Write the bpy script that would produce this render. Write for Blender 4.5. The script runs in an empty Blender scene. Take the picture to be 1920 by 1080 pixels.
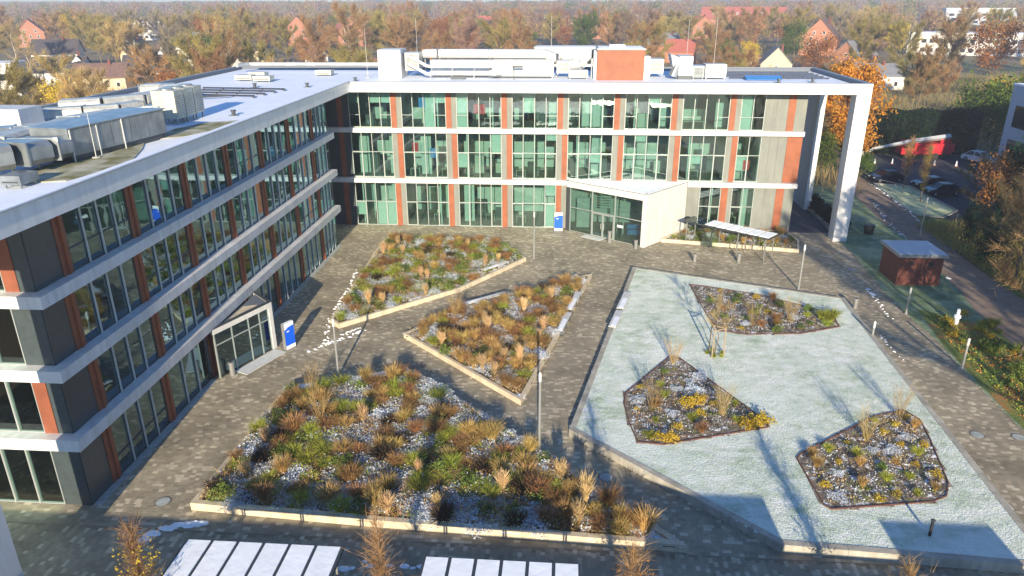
import bpy, math, random
import numpy as np
from mathutils import Vector, Matrix
R = math.radians
S = bpy.context.scene
C = S.collection
rnd = random.Random(7)

# ------------------------------------------------------------------ camera
CAM = Vector((22.1346, -74.8897, 22.999)); FPX = 1363.5
yaw, pitch, roll = -0.0753, 0.3783, -0.0037
fw = Vector((math.sin(yaw) * math.cos(pitch), math.cos(yaw) * math.cos(pitch), -math.sin(pitch)))
r0 = Vector((math.cos(yaw), -math.sin(yaw), 0)); u0 = r0.cross(fw)
rt = math.cos(roll) * r0 + math.sin(roll) * u0
up = -math.sin(roll) * r0 + math.cos(roll) * u0
cd = bpy.data.cameras.new('camera'); cam = bpy.data.objects.new('camera', cd); C.objects.link(cam)
M4 = Matrix((rt, up, -fw)).transposed().to_4x4(); M4.translation = CAM
cam.matrix_world = M4
cd.sensor_width = 36; cd.lens = FPX / 1920 * 36; cd.clip_end = 6000; cd.clip_start = 0.5
S.camera = cam
S.render.resolution_x = 1024; S.render.resolution_y = 576

# ------------------------------------------------------------------ light
SUN_EL, SUN_AZ = 16.0, -2.7      # elevation; light travels towards +y, slightly towards -x
w = bpy.data.worlds.new('World'); S.world = w; w.use_nodes = True
nt = w.node_tree; bg = nt.nodes['Background']
sky = nt.nodes.new('ShaderNodeTexSky'); sky.sky_type = 'NISHITA'; sky.sun_disc = False
sky.sun_elevation = R(SUN_EL); sky.sun_rotation = R(180 + SUN_AZ)
sky.air_density = 1.0; sky.dust_density = 0.1; sky.ozone_density = 6.0
nt.links.new(sky.outputs[0], bg.inputs[0]); bg.inputs[1].default_value = 0.11
ld = bpy.data.lights.new('sun', 'SUN'); ld.energy = 4.4; ld.angle = R(0.53); ld.color = (1.0, 0.86, 0.64)
sun = bpy.data.objects.new('sun', ld); C.objects.link(sun)
ldir = Vector((math.sin(R(SUN_AZ)) * math.cos(R(SUN_EL)), math.cos(R(SUN_AZ)) * math.cos(R(SUN_EL)), -math.sin(R(SUN_EL))))
sun.rotation_euler = ldir.to_track_quat('-Z', 'Y').to_euler(); sun.location = (20, -60, 60)
S.view_settings.view_transform = 'Standard'; S.view_settings.look = 'None'
S.view_settings.exposure = 1.08; S.view_settings.gamma = 1; S.view_settings.use_curve_mapping = False
S.render.engine = 'CYCLES'
S.cycles.max_bounces = 6; S.cycles.transparent_max_bounces = 24; S.cycles.diffuse_bounces = 3
S.cycles.glossy_bounces = 3; S.cycles.transmission_bounces = 2; S.cycles.volume_bounces = 0

# ------------------------------------------------------------------ materials
def mat(name, col, rough=0.8, metal=0.0, noise=0.0, nscale=4.0, bump=0.0, bscale=30.0, col2=None, spec=None, orand=0.0, detail=4):
    m = bpy.data.materials.new(name); m.use_nodes = True
    t = m.node_tree; b = t.nodes['Principled BSDF']
    b.inputs['Roughness'].default_value = rough; b.inputs['Metallic'].default_value = metal
    if spec is not None: b.inputs['Specular IOR Level'].default_value = spec
    c = (*col, 1)
    if noise or col2 is not None:
        tc = t.nodes.new('ShaderNodeTexCoord'); n = t.nodes.new('ShaderNodeTexNoise')
        n.inputs['Scale'].default_value = nscale; n.inputs['Detail'].default_value = detail
        t.links.new(tc.outputs['Object'], n.inputs['Vector'])
        rp = t.nodes.new('ShaderNodeValToRGB')
        if col2 is None:
            a = tuple(x * (1 - noise) for x in col); e = tuple(min(1, x * (1 + noise)) for x in col)
        else: a, e = col, col2
        rp.color_ramp.elements[0].color = (*a, 1); rp.color_ramp.elements[1].color = (*e, 1)
        rp.color_ramp.elements[0].position = 0.35; rp.color_ramp.elements[1].position = 0.65
        t.links.new(n.outputs[0], rp.inputs[0]); out = rp.outputs[0]
        if orand:
            hs = hue(t, out, orand); out = hs
        t.links.new(out, b.inputs['Base Color'])
    else:
        b.inputs['Base Color'].default_value = c
        if orand:
            rgb = t.nodes.new('ShaderNodeRGB'); rgb.outputs[0].default_value = c
            t.links.new(hue(t, rgb.outputs[0], orand), b.inputs['Base Color'])
    if bump:
        tc = t.nodes.new('ShaderNodeTexCoord'); n = t.nodes.new('ShaderNodeTexNoise'); n.inputs['Scale'].default_value = bscale
        t.links.new(tc.outputs['Object'], n.inputs['Vector'])
        bp = t.nodes.new('ShaderNodeBump'); bp.inputs['Strength'].default_value = bump; bp.inputs['Distance'].default_value = 0.05
        t.links.new(n.outputs[0], bp.inputs['Height']); t.links.new(bp.outputs[0], b.inputs['Normal'])
    return m
def hue(t, sock, amt):
    oi = t.nodes.new('ShaderNodeObjectInfo'); hs = t.nodes.new('ShaderNodeHueSaturation')
    mr = t.nodes.new('ShaderNodeMapRange'); mr.inputs['To Min'].default_value = 1 - amt; mr.inputs['To Max'].default_value = 1 + amt
    t.links.new(oi.outputs['Random'], mr.inputs[0]); t.links.new(mr.outputs[0], hs.inputs['Value'])
    m2 = t.nodes.new('ShaderNodeMath'); m2.operation = 'MULTIPLY'; m2.inputs[1].default_value = 7.31
    fr = t.nodes.new('ShaderNodeMath'); fr.operation = 'FRACT'
    mh = t.nodes.new('ShaderNodeMapRange'); mh.inputs['To Min'].default_value = 0.5 - amt * 0.05; mh.inputs['To Max'].default_value = 0.5 + amt * 0.05
    t.links.new(oi.outputs['Random'], m2.inputs[0]); t.links.new(m2.outputs[0], fr.inputs[0]); t.links.new(fr.outputs[0], mh.inputs[0])
    t.links.new(mh.outputs[0], hs.inputs['Hue']); t.links.new(sock, hs.inputs['Color'])
    return hs.outputs[0]
def glass_mat(name, tint, refl=1.0, base=0.05, gcol=(.9, .97, .95)):
    m = bpy.data.materials.new(name); m.use_nodes = True; t = m.node_tree; t.nodes.clear()
    o = t.nodes.new('ShaderNodeOutputMaterial'); mx = t.nodes.new('ShaderNodeMixShader')
    tr = t.nodes.new('ShaderNodeBsdfTransparent'); tr.inputs[0].default_value = (*tint, 1)
    gl = t.nodes.new('ShaderNodeBsdfGlossy'); gl.inputs['Roughness'].default_value = 0.02; gl.inputs[0].default_value = (*gcol, 1)
    fr = t.nodes.new('ShaderNodeFresnel'); fr.inputs[0].default_value = 1.5
    tc = t.nodes.new('ShaderNodeTexCoord'); n = t.nodes.new('ShaderNodeTexNoise'); n.inputs['Scale'].default_value = 0.9
    bp = t.nodes.new('ShaderNodeBump'); bp.inputs['Strength'].default_value = 0.10; bp.inputs['Distance'].default_value = 0.03
    t.links.new(tc.outputs['Object'], n.inputs['Vector']); t.links.new(n.outputs[0], bp.inputs['Height'])
    t.links.new(bp.outputs[0], gl.inputs['Normal'])
    ma = t.nodes.new('ShaderNodeMath'); ma.operation = 'MULTIPLY_ADD'; ma.inputs[1].default_value = refl; ma.inputs[2].default_value = base
    ma.use_clamp = True
    t.links.new(fr.outputs[0], ma.inputs[0]); t.links.new(ma.outputs[0], mx.inputs[0])
    t.links.new(tr.outputs[0], mx.inputs[1]); t.links.new(gl.outputs[0], mx.inputs[2]); t.links.new(mx.outputs[0], o.inputs[0])
    return m
M = {}
M['fascia'] = mat('white_metal_cladding', (.76, .76, .75), .45, noise=.05, nscale=.35)
M['slab'] = mat('pale_concrete_band', (.66, .66, .66), .6, noise=.07, nscale=.6)
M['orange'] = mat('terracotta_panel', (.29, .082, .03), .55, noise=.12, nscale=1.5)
M['rust'] = mat('terracotta_fin', (.22, .065, .03), .55, noise=.15, nscale=1.5)  # shaded copy of the terracotta, darkened for left wing and inner corner
M['grey_panel'] = mat('grey_render', (.21, .22, .195), .7, noise=.08, nscale=.8)
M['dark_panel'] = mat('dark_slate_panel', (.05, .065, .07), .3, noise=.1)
M['frame'] = mat('aluminium_frame', (.36, .40, .38), .4, metal=.3)
M['frame_dark'] = mat('dark_aluminium_frame', (.06, .075, .075), .4, metal=.3)
M['fin'] = mat('pale_metal_fin', (.62, .63, .60), .4, metal=.2)
M['glass'] = glass_mat('teal_glass', (.71, .85, .82), 1.1, .06)
M['glass_l'] = glass_mat('teal_glass_reflective', (.30, .55, .56), 2.3, .13, (.52, .80, .92))
M['glass_clear'] = glass_mat('clear_glass', (.86, .95, .9), .9, .04)
M['carglass'] = mat('car_glass', (.02, .025, .03), .08)
M['inner_wall'] = mat('interior_plaster', (.54, .56, .54), .8)
M['inner_dark'] = mat('interior_dark', (.10, .11, .11), .7)
M['inner_floor'] = mat('interior_floor', (.22, .22, .20), .6)
M['ceil'] = mat('interior_ceiling', (.62, .62, .60), .8)
M['desk'] = mat('desk_top', (.5, .48, .42), .5)
M['red_poster'] = mat('red_board', (.55, .02, .03), .6)
M['blue_poster'] = mat('blue_board', (.05, .2, .5), .6)
M['snow'] = mat('snow', (.86, .89, .93), .65, noise=.05, nscale=1.2, bump=.3, bscale=3)
M['roof_snow'] = mat('roof_snow', (.80, .84, .92), .7, noise=.04, nscale=.5, bump=.4, bscale=1.2)
M['coping'] = mat('grey_coping_metal', (.30, .32, .33), .45, metal=.3)
M['parapet'] = mat('dark_parapet_felt', (.12, .14, .17), .7)
M['sedum'] = mat('sedum', (.17, .17, .06), .95, col2=(.50, .48, .40), nscale=.9, bump=.8, bscale=12)
M['galv'] = mat('galvanised_steel', (.34, .37, .38), .35, metal=.55, noise=.22, nscale=1.0)
M['galv_lt'] = mat('pale_cladding_steel', (.52, .53, .50), .42, metal=.3, noise=.15, nscale=1.0)
M['white_paint'] = mat('white_paint', (.62, .62, .60), .5, noise=.04, nscale=1.5)
M['beige_unit'] = mat('beige_unit_casing', (.55, .54, .44), .5, noise=.06)
M['black'] = mat('black_plastic', (.02, .02, .022), .5)
M['dark_metal'] = mat('dark_anodised_metal', (.07, .08, .085), .45, metal=.4)
M['lamp_metal'] = mat('lamp_post_grey', (.38, .39, .38), .4, metal=.5)
M['bollard'] = mat('bollard_steel', (.33, .33, .32), .4, metal=.5)
M['edging'] = mat('cream_concrete_edging', (.66, .56, .40), .75, noise=.1, nscale=1.2, bump=.15, bscale=40, orand=.06)
M['edging_g'] = mat('weathered_concrete_edging', (.44, .41, .34), .8, noise=.15, nscale=1.0, bump=.2, bscale=40)
M['steel_edge'] = mat('rusty_steel_edging', (.12, .05, .035), .7, noise=.2)
M['bench'] = mat('pale_bench_concrete', (.58, .59, .58), .6, noise=.08)
M['blue_sign'] = mat('blue_sign', (.0, .10, .72), .4)
M['white_sign'] = mat('white_sign', (.8, .82, .85), .4)
M['brick'] = mat('red_brick', (.17, .055, .04), .85, noise=.18, nscale=6)
M['farbrick'] = mat('far_brick', (.42, .17, .11), .85, noise=.12, nscale=1.5)
M['farbrick2'] = mat('far_brick_pale', (.40, .18, .11), .85, noise=.12, nscale=1.5)
M['cream'] = mat('cream_render', (.62, .52, .34), .8, noise=.06)
M['white_wall'] = mat('white_render', (.70, .69, .66), .8, noise=.05)
M['roof_dark'] = mat('dark_roof_tiles', (.075, .065, .07), .8, noise=.2, nscale=2)
M['roof_red'] = mat('red_roof_tiles', (.38, .11, .08), .8, noise=.18, nscale=2)
M['roof_brown'] = mat('brown_roof_tiles', (.17, .10, .08), .8, noise=.2, nscale=2)
M['roof_grey'] = mat('slate_roof', (.20, .21, .23), .75, noise=.15, nscale=2)
M['wood'] = mat('stake_wood', (.34, .25, .15), .8)
M['asphalt'] = mat('asphalt', (.045, .05, .06), .85, noise=.15, nscale=.4, bump=.2, bscale=60)
M['path'] = mat('brown_gravel_path', (.26, .19, .14), .9, noise=.18, nscale=1.2, bump=.3, bscale=40)
M['kerb'] = mat('kerb_stone', (.42, .41, .38), .8, noise=.1)
M['strip'] = mat('drain_gravel', (.34, .37, .35), .9, noise=.2, nscale=3)
M['drain'] = mat('cast_iron_cover', (.16, .14, .12), .6, noise=.15, nscale=5)
M['bark'] = mat('bark', (.16, .12, .085), .9, noise=.25, nscale=3)
M['bark_pale'] = mat('pale_bark', (.42, .36, .27), .9, noise=.25, nscale=3)
M['red_paint'] = mat('red_vehicle_paint', (.50, .015, .03), .3)
M['boom'] = mat('boom_grey', (.50, .52, .53), .4, metal=.3)
M['car_dark'] = mat('dark_blue_car_paint', (.010, .014, .030), .2)
M['car_white'] = mat('white_car_paint', (.78, .79, .80), .25)
M['rubber'] = mat('rubber', (.015, .015, .015), .8)
M['rim'] = mat('alloy_rim', (.4, .4, .42), .3, metal=.7)
M['cone_orange'] = mat('cone_orange', (.75, .16, .03), .6)
M['bldg_grey'] = mat('blue_grey_panel', (.42, .47, .54), .6, noise=.04, nscale=.5)
M['yellow_leaf'] = mat('amber_leaf', (.60, .29, .04), .8, noise=.25, nscale=.7, orand=.15)
M['gold_leaf'] = mat('gold_leaf', (.60, .44, .05), .8, noise=.25, nscale=.7, orand=.15)
M['brown_leaf'] = mat('brown_leaf', (.36, .16, .055), .85, noise=.3, nscale=.9, orand=.15)
M['green_leaf'] = mat('green_leaf', (.10, .155, .03), .8, noise=.4, nscale=.5, orand=.2)
M['ever_leaf'] = mat('evergreen_leaf', (.035, .085, .04), .8, noise=.3, nscale=.7, orand=.2)
M['ever_blue'] = mat('blue_evergreen', (.07, .13, .09), .8, noise=.3, nscale=.7, orand=.2)
M['hedge_leaf'] = mat('shaded_hedge_leaf', (.014, .034, .018), .85, noise=.35, nscale=.6)  # leaf green darkened to carry the shade on the hedge
for nm, c in dict(russet=(.42, .26, .13), olive=(.38, .31, .11), grey=(.34, .28, .19), straw=(.50, .37, .16), mauve=(.36, .24, .18), dark=(.20, .155, .075)).items():  # dark: olive twigs with partial shade put into the colour
    M['twig_' + nm] = mat('twig_' + nm, c, .9, noise=.25, nscale=.35, orand=.18)
M['grass_gold'] = mat('golden_grass_blades', (.58, .41, .15), .85, noise=.25, nscale=3, orand=.22)
M['grass_rust'] = mat('russet_grass_blades', (.40, .23, .10), .85, noise=.25, nscale=3, orand=.22)
M['grass_straw'] = mat('straw_grass_blades', (.66, .48, .26), .85, noise=.2, nscale=3, orand=.2)
M['grass_green'] = mat('green_grass_blades', (.40, .44, .07), .8, noise=.3, nscale=3, orand=.25)
M['shrub_green'] = mat('green_shrub_leaf', (.19, .26, .06), .8, noise=.4, nscale=3, orand=.25)
M['shrub_frost'] = mat('frosted_foliage', (.70, .76, .84), .8, noise=.12, nscale=5, orand=.12)
M['shrub_dark'] = mat('dark_seedheads', (.07, .05, .035), .9, noise=.3, nscale=3, orand=.25)
M['fallen'] = mat('fallen_leaves', (.45, .19, .04), .9, noise=.3, nscale=3)

def layered(name, stops, scale, detail=6, bump=.5, bscale=20, rough=.9, second=None, coords='Object', dist=0.0, stretch=None):
    """colour ramp over noise; stops = [(pos, colour)...]; second = (scale, lo, hi, colour) patches on top"""
    m = bpy.data.materials.new(name); m.use_nodes = True; t = m.node_tree; b = t.nodes['Principled BSDF']
    b.inputs['Roughness'].default_value = rough
    tc = t.nodes.new('ShaderNodeTexCoord'); vec = tc.outputs[coords]
    if stretch:
        mp = t.nodes.new('ShaderNodeMapping'); mp.inputs['Scale'].default_value = stretch
        t.links.new(vec, mp.inputs[0]); vec = mp.outputs[0]
    n = t.nodes.new('ShaderNodeTexNoise'); n.inputs['Scale'].default_value = scale
    n.inputs['Detail'].default_value = detail; n.inputs['Roughness'].default_value = .62; n.inputs['Distortion'].default_value = dist
    t.links.new(vec, n.inputs['Vector'])
    rp = t.nodes.new('ShaderNodeValToRGB'); el = rp.color_ramp.elements
    el[0].position, el[0].color = stops[0][0], (*stops[0][1], 1); el[1].position, el[1].color = stops[-1][0], (*stops[-1][1], 1)
    for p, c in stops[1:-1]:
        e = el.new(p); e.color = (*c, 1)
    t.links.new(n.outputs[0], rp.inputs[0]); out = rp.outputs[0]
    for sc in (second or []):
        n2 = t.nodes.new('ShaderNodeTexNoise'); n2.inputs['Scale'].default_value = sc[0]; n2.inputs['Detail'].default_value = 7
        n2.inputs['Roughness'].default_value = .65
        t.links.new(vec, n2.inputs['Vector'])
        mr = t.nodes.new('ShaderNodeMapRange'); mr.inputs[1].default_value = sc[1]; mr.inputs[2].default_value = sc[2]
        t.links.new(n2.outputs[0], mr.inputs[0])
        mx = t.nodes.new('ShaderNodeMixRGB'); mx.inputs[2].default_value = (*sc[3], 1)
        t.links.new(mr.outputs[0], mx.inputs[0]); t.links.new(out, mx.inputs[1]); out = mx.outputs[0]
    t.links.new(out, b.inputs['Base Color'])
    n3 = t.nodes.new('ShaderNodeTexNoise'); n3.inputs['Scale'].default_value = bscale; n3.inputs['Detail'].default_value = 4
    t.links.new(tc.outputs[coords], n3.inputs['Vector'])
    bp = t.nodes.new('ShaderNodeBump'); bp.inputs['Strength'].default_value = bump; bp.inputs['Distance'].default_value = .06
    t.links.new(n3.outputs[0], bp.inputs['Height']); t.links.new(bp.outputs[0], b.inputs['Normal'])
    return m
M['frost_lawn'] = layered('frosted_grass', [(.30, (.32, .42, .28)), (.48, (.58, .65, .56)), (.66, (.83, .84, .81))], 1.1, 8, .7, 9,
                          second=[(.16, .42, .66, (.72, .78, .72)), (6.0, .60, .72, (.26, .34, .22))], stretch=(1, 1.6, 1))
M['turf_blade'] = layered('frosted_turf_blades', [(.30, (.26, .37, .17)), (.5, (.56, .63, .50)), (.68, (.90, .90, .85))], 1.3, 8, 0, 9, second=[(.22, .44, .62, (.80, .82, .79)), (.5, .56, .64, (.34, .44, .26))])
M['shade_lawn'] = layered('shaded_frost_grass', [(.32, (.08, .14, .05)), (.5, (.16, .23, .12)), (.68, (.30, .38, .26))], .8, 8, .7, 8,
                          second=[(.12, .5, .7, (.27, .34, .23))])  # darker copy of the frosted grass, with the verge's shade in its colour
M['island_lawn'] = layered('pale_frosty_grass', [(.32, (.34, .40, .16)), (.5, (.55, .60, .34)), (.68, (.72, .76, .52))], .9, 8, .7, 8)
M['green_lawn'] = layered('green_grass_leaves', [(.32, (.06, .11, .02)), (.52, (.13, .18, .03)), (.7, (.24, .20, .05))], .6, 8, .8, 8,
                          second=[(.25, .52, .62, (.36, .16, .05))])
M['soil'] = layered('bed_soil_with_snow', [(.3, (.05, .035, .02)), (.5, (.11, .08, .04)), (.7, (.16, .14, .05))], 2.0, 8, 1.0, 10,
                    second=[(.62, .49, .54, (.80, .85, .92)), (5.0, .58, .68, (.14, .13, .05))])
M['soil_bare'] = layered('planting_mulch', [(.3, (.08, .06, .045)), (.5, (.20, .16, .12)), (.7, (.30, .25, .19))], 3.0, 8, 1.0, 12,
                         second=[(2.6, .56, .62, (.80, .82, .86)), (1.1, .6, .66, (.16, .17, .05))])
M['ground'] = layered('leaf_strewn_ground', [(.3, (.10, .085, .045)), (.5, (.20, .15, .085)), (.7, (.29, .19, .10))], .08, 9, .6, 3,
                      second=[(.02, .5, .62, (.13, .14, .05))])
M['joint'] = mat('joint_sand', (.20, .165, .11), .95)

def paver_mat(name, cols):
    m = bpy.data.materials.new(name); m.use_nodes = True; t = m.node_tree; b = t.nodes['Principled BSDF']
    b.inputs['Roughness'].default_value = .82
    a = t.nodes.new('ShaderNodeAttribute'); a.attribute_name = 'tint'
    rp = t.nodes.new('ShaderNodeValToRGB'); el = rp.color_ramp.elements; rp.color_ramp.interpolation = 'LINEAR'
    el[0].position, el[0].color = cols[0][0], (*cols[0][1], 1); el[1].position, el[1].color = cols[-1][0], (*cols[-1][1], 1)
    for p, c in cols[1:-1]:
        e = el.new(p); e.color = (*c, 1)
    t.links.new(a.outputs['Fac'], rp.inputs[0])
    tc = t.nodes.new('ShaderNodeTexCoord'); n = t.nodes.new('ShaderNodeTexNoise'); n.inputs['Scale'].default_value = .30; n.inputs['Detail'].default_value = 9; n.inputs['Roughness'].default_value = .65
    t.links.new(tc.outputs['Object'], n.inputs['Vector'])
    mr = t.nodes.new('ShaderNodeMapRange'); mr.inputs[1].default_value = .3; mr.inputs[2].default_value = .7
    mr.inputs[3].default_value = .55; mr.inputs[4].default_value = 1.2
    t.links.new(n.outputs[0], mr.inputs[0])
    mx = t.nodes.new('ShaderNodeMixRGB'); mx.blend_type = 'MULTIPLY'; mx.inputs[0].default_value = 1
    t.links.new(rp.outputs[0], mx.inputs[1]); t.links.new(mr.outputs[0], mx.inputs[2]); t.links.new(mx.outputs[0], b.inputs['Base Color'])
    return m
M['paver'] = paver_mat('mixed_pavers', [(0, (.27, .235, .165)), (.5, (.34, .292, .205)), (.83, (.385, .33, .23)), (.86, (.51, .445, .32)), (1, (.59, .51, .37))])

def weather(m, amt, sx=1.2, sz=.12):
    t = m.node_tree; b = t.nodes['Principled BSDF']; tc = t.nodes.new('ShaderNodeTexCoord'); mp = t.nodes.new('ShaderNodeMapping'); mp.inputs['Scale'].default_value = (sx, sx, sz)
    n = t.nodes.new('ShaderNodeTexNoise'); n.inputs['Scale'].default_value = 1.6; n.inputs['Detail'].default_value = 9; n.inputs['Roughness'].default_value = .7
    mr = t.nodes.new('ShaderNodeMapRange'); mr.inputs[1].default_value = .35; mr.inputs[2].default_value = .75; mr.inputs[3].default_value = 1.0; mr.inputs[4].default_value = 1 - amt
    mx = t.nodes.new('ShaderNodeMixRGB'); mx.blend_type = 'MULTIPLY'; mx.inputs[0].default_value = 1
    src = b.inputs['Base Color'].links[0].from_socket
    t.links.new(tc.outputs['Object'], mp.inputs[0]); t.links.new(mp.outputs[0], n.inputs['Vector']); t.links.new(n.outputs[0], mr.inputs[0])
    t.links.new(src, mx.inputs[1]); t.links.new(mr.outputs[0], mx.inputs[2]); t.links.new(mx.outputs[0], b.inputs['Base Color'])
for k_, a_ in (('fascia', .22), ('slab', .32), ('orange', .25), ('grey_panel', .25), ('white_paint', .2), ('galv', .4), ('galv_lt', .35), ('edging', .35), ('edging_g', .4), ('brick', .35), ('beige_unit', .3)): weather(M[k_], a_)
def translucent(m, amt):
    t = m.node_tree; b = t.nodes['Principled BSDF']; o = t.nodes['Material Output']
    tr = t.nodes.new('ShaderNodeBsdfTranslucent'); mx = t.nodes.new('ShaderNodeMixShader'); mx.inputs[0].default_value = amt
    if b.inputs['Base Color'].is_linked: t.links.new(b.inputs['Base Color'].links[0].from_socket, tr.inputs[0])
    else: tr.inputs[0].default_value = b.inputs['Base Color'].default_value
    b.inputs['Specular IOR Level'].default_value = .15
    t.links.new(b.outputs[0], mx.inputs[1]); t.links.new(tr.outputs[0], mx.inputs[2]); t.links.new(mx.outputs[0], o.inputs['Surface'])
for k_, m_ in M.items():
    if k_.startswith(('twig_', 'grass_', 'shrub_', 'turf_')) or k_.endswith('_leaf') or k_ == 'ever_blue': translucent(m_, .42)
# ------------------------------------------------------------------ object helpers
def wloc(o):
    v = Vector((0, 0, 0))
    while o is not None:
        v += o.location; o = o.parent
    return v
def link(name, me, parent=None):
    o = bpy.data.objects.new(name, me); C.objects.link(o)
    if parent is not None:
        o.location = -wloc(parent); o.parent = parent
    return o
def tag(o, label=None, cat=None, group=None, kind=None):
    if label: o['label'] = label
    if cat: o['category'] = cat
    if group: o['group'] = group
    if kind: o['kind'] = kind
    return o
def thing(name, loc, label, cat, group=None):
    o = bpy.data.objects.new(name, None); C.objects.link(o); o.location = loc; o.empty_display_size = .3
    return tag(o, label, cat, group)
def dup(o, loc=None, rz=None, sc=None, label=None, group=None):
    c = o.copy(); C.objects.link(c)
    if loc is not None: c.location = loc
    if rz is not None: c.rotation_euler = (0, 0, rz)
    if sc is not None: c.scale = sc if not isinstance(sc, (int, float)) else (sc, sc, sc)
    if label: c['label'] = label
    if group: c['group'] = group
    for ch in list(o.children):
        d = ch.copy(); C.objects.link(d); d.parent = c
        for g in ch.children:
            e = g.copy(); C.objects.link(e); e.parent = d
    return c
def npmesh(name, V, F, mats, mi=None, smooth=False):
    V = np.asarray(V, dtype=np.float32); F = np.asarray(F, dtype=np.int32); k = F.shape[1]
    me = bpy.data.meshes.new(name); me.vertices.add(len(V)); me.vertices.foreach_set('co', V.ravel())
    me.loops.add(F.size); me.loops.foreach_set('vertex_index', F.ravel())
    me.polygons.add(len(F)); me.polygons.foreach_set('loop_start', np.arange(0, F.size, k, dtype=np.int32))
    try: me.polygons.foreach_set('loop_total', np.full(len(F), k, dtype=np.int32))
    except Exception: pass
    if mi is not None: me.polygons.foreach_set('material_index', np.asarray(mi, dtype=np.int32))
    for m in (mats if isinstance(mats, (list, tuple)) else [mats]): me.materials.append(m)
    me.update(calc_edges=True)
    if smooth: me.polygons.foreach_set('use_smooth', np.ones(len(F), dtype=bool))
    else: me.shade_flat()
    return me
class MB:
    def __init__(s): s.v = []; s.f = []; s.m = []
    def add(s, vs, fs, m=0):
        n = len(s.v); s.v += [tuple(p) for p in vs]; s.f += [tuple(i + n for i in f) for f in fs]; s.m += [m] * len(fs); return s
    def box(s, x0, x1, y0, y1, z0, z1, m=0):
        return s.add([(x0, y0, z0), (x1, y0, z0), (x1, y1, z0), (x0, y1, z0), (x0, y0, z1), (x1, y0, z1), (x1, y1, z1), (x0, y1, z1)],
                     [(3, 2, 1, 0), (4, 5, 6, 7), (0, 1, 5, 4), (1, 2, 6, 5), (2, 3, 7, 6), (3, 0, 4, 7)], m)
    def obox(s, o, u, s0, s1, d0, d1, z0, z1, m=0):
        """box along horizontal unit vector u from o; depth along the left normal of u"""
        ux, uy = u; nx, ny = -uy, ux
        q = [(o[0] + ux * a + nx * b, o[1] + uy * a + ny * b) for a, b in ((s0, d0), (s1, d0), (s1, d1), (s0, d1))]
        return s.add([(x, y, z0) for x, y in q] + [(x, y, z1) for x, y in q],
                     [(3, 2, 1, 0), (4, 5, 6, 7), (0, 1, 5, 4), (1, 2, 6, 5), (2, 3, 7, 6), (3, 0, 4, 7)], m)
    def prism(s, pts, z0, z1, m=0):
        """pts counter-clockwise; z1 number or list"""
        n = len(pts); zt = z1 if isinstance(z1, (list, tuple)) else [z1] * n
        return s.add([(p[0], p[1], z0) for p in pts] + [(p[0], p[1], z) for p, z in zip(pts, zt)],
                     [tuple(range(n - 1, -1, -1)), tuple(range(n, 2 * n))] + [(i, (i + 1) % n, n + (i + 1) % n, n + i) for i in range(n)], m)
    def tube(s, p0, p1, r0, r1=None, n=8, m=0, cap=True):
        r1 = r0 if r1 is None else r1
        p0 = Vector(p0); p1 = Vector(p1); d = (p1 - p0).normalized()
        a = d.cross(Vector((0, 0, 1)) if abs(d.z) < .9 else Vector((1, 0, 0))).normalized(); b = d.cross(a)
        vs = []
        for p, r in ((p0, r0), (p1, r1)):
            for i in range(n):
                t = 2 * math.pi * i / n; vs.append(p + a * (r * math.cos(t)) + b * (r * math.sin(t)))
        fs = [(i, (i + 1) % n, n + (i + 1) % n, n + i) for i in range(n)]
        if cap: fs += [tuple(range(n - 1, -1, -1)), tuple(range(n, 2 * n))]
        return s.add(vs, fs, m)
    def path(s, pts, r, n=8, m=0):
        for a, b in zip(pts, pts[1:]): s.tube(a, b, r, r, n, m)
        return s
    def lathe(s, c, prof, n=16, m=0):
        vs = []
        for r, z in prof:
            for i in range(n):
                t = 2 * math.pi * i / n; vs.append((c[0] + r * math.cos(t), c[1] + r * math.sin(t), c[2] + z))
        fs = [(k * n + i, k * n + (i + 1) % n, (k + 1) * n + (i + 1) % n, (k + 1) * n + i) for k in range(len(prof) - 1) for i in range(n)]
        fs += [tuple(range(n - 1, -1, -1)), tuple(range((len(prof) - 1) * n, len(prof) * n))]
        return s.add(vs, fs, m)
    def mesh(s, name, mats, bevel=0, smooth=False):
        me = bpy.data.meshes.new(name); me.from_pydata(s.v, [], s.f)
        for m in (mats if isinstance(mats, (list, tuple)) else [mats]): me.materials.append(m)
        me.polygons.foreach_set('material_index', s.m)
        if smooth: me.polygons.foreach_set('use_smooth', [True] * len(s.f))
        me.update(); return me
    def obj(s, name, mats, parent=None, smooth=False):
        return link(name, s.mesh(name, mats, smooth=smooth), parent)
def inpoly(x, y, poly):
    x = np.asarray(x); y = np.asarray(y); ins = np.zeros(x.shape, bool); n = len(poly)
    for i in range(n):
        x0, y0 = poly[i]; x1, y1 = poly[(i + 1) % n]
        c = ((y0 > y) != (y1 > y)) & (x < (x1 - x0) * (y - y0) / (y1 - y0 + 1e-12) + x0)
        ins ^= c
    return ins
def offset(poly, d):
    """inset a ccw polygon by d"""
    n = len(poly); out = []
    for i in range(n):
        p0, p1, p2 = Vector(poly[i - 1]), Vector(poly[i]), Vector(poly[(i + 1) % n])
        e1 = (p1 - p0).normalized(); e2 = (p2 - p1).normalized()
        n1 = Vector((-e1.y, e1.x)); n2 = Vector((-e2.y, e2.x)); b = (n1 + n2)
        b = b / max(.25, (1 + n1.dot(n2)))
        L = b.length
        if L > 3: b *= 3 / L
        out.append(tuple(p1 + b * d))
    return out
def ccw(p):
    a = sum(p[i - 1][0] * p[i][1] - p[i][0] * p[i - 1][1] for i in range(len(p)))
    return list(p) if a > 0 else list(p)[::-1]

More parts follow.
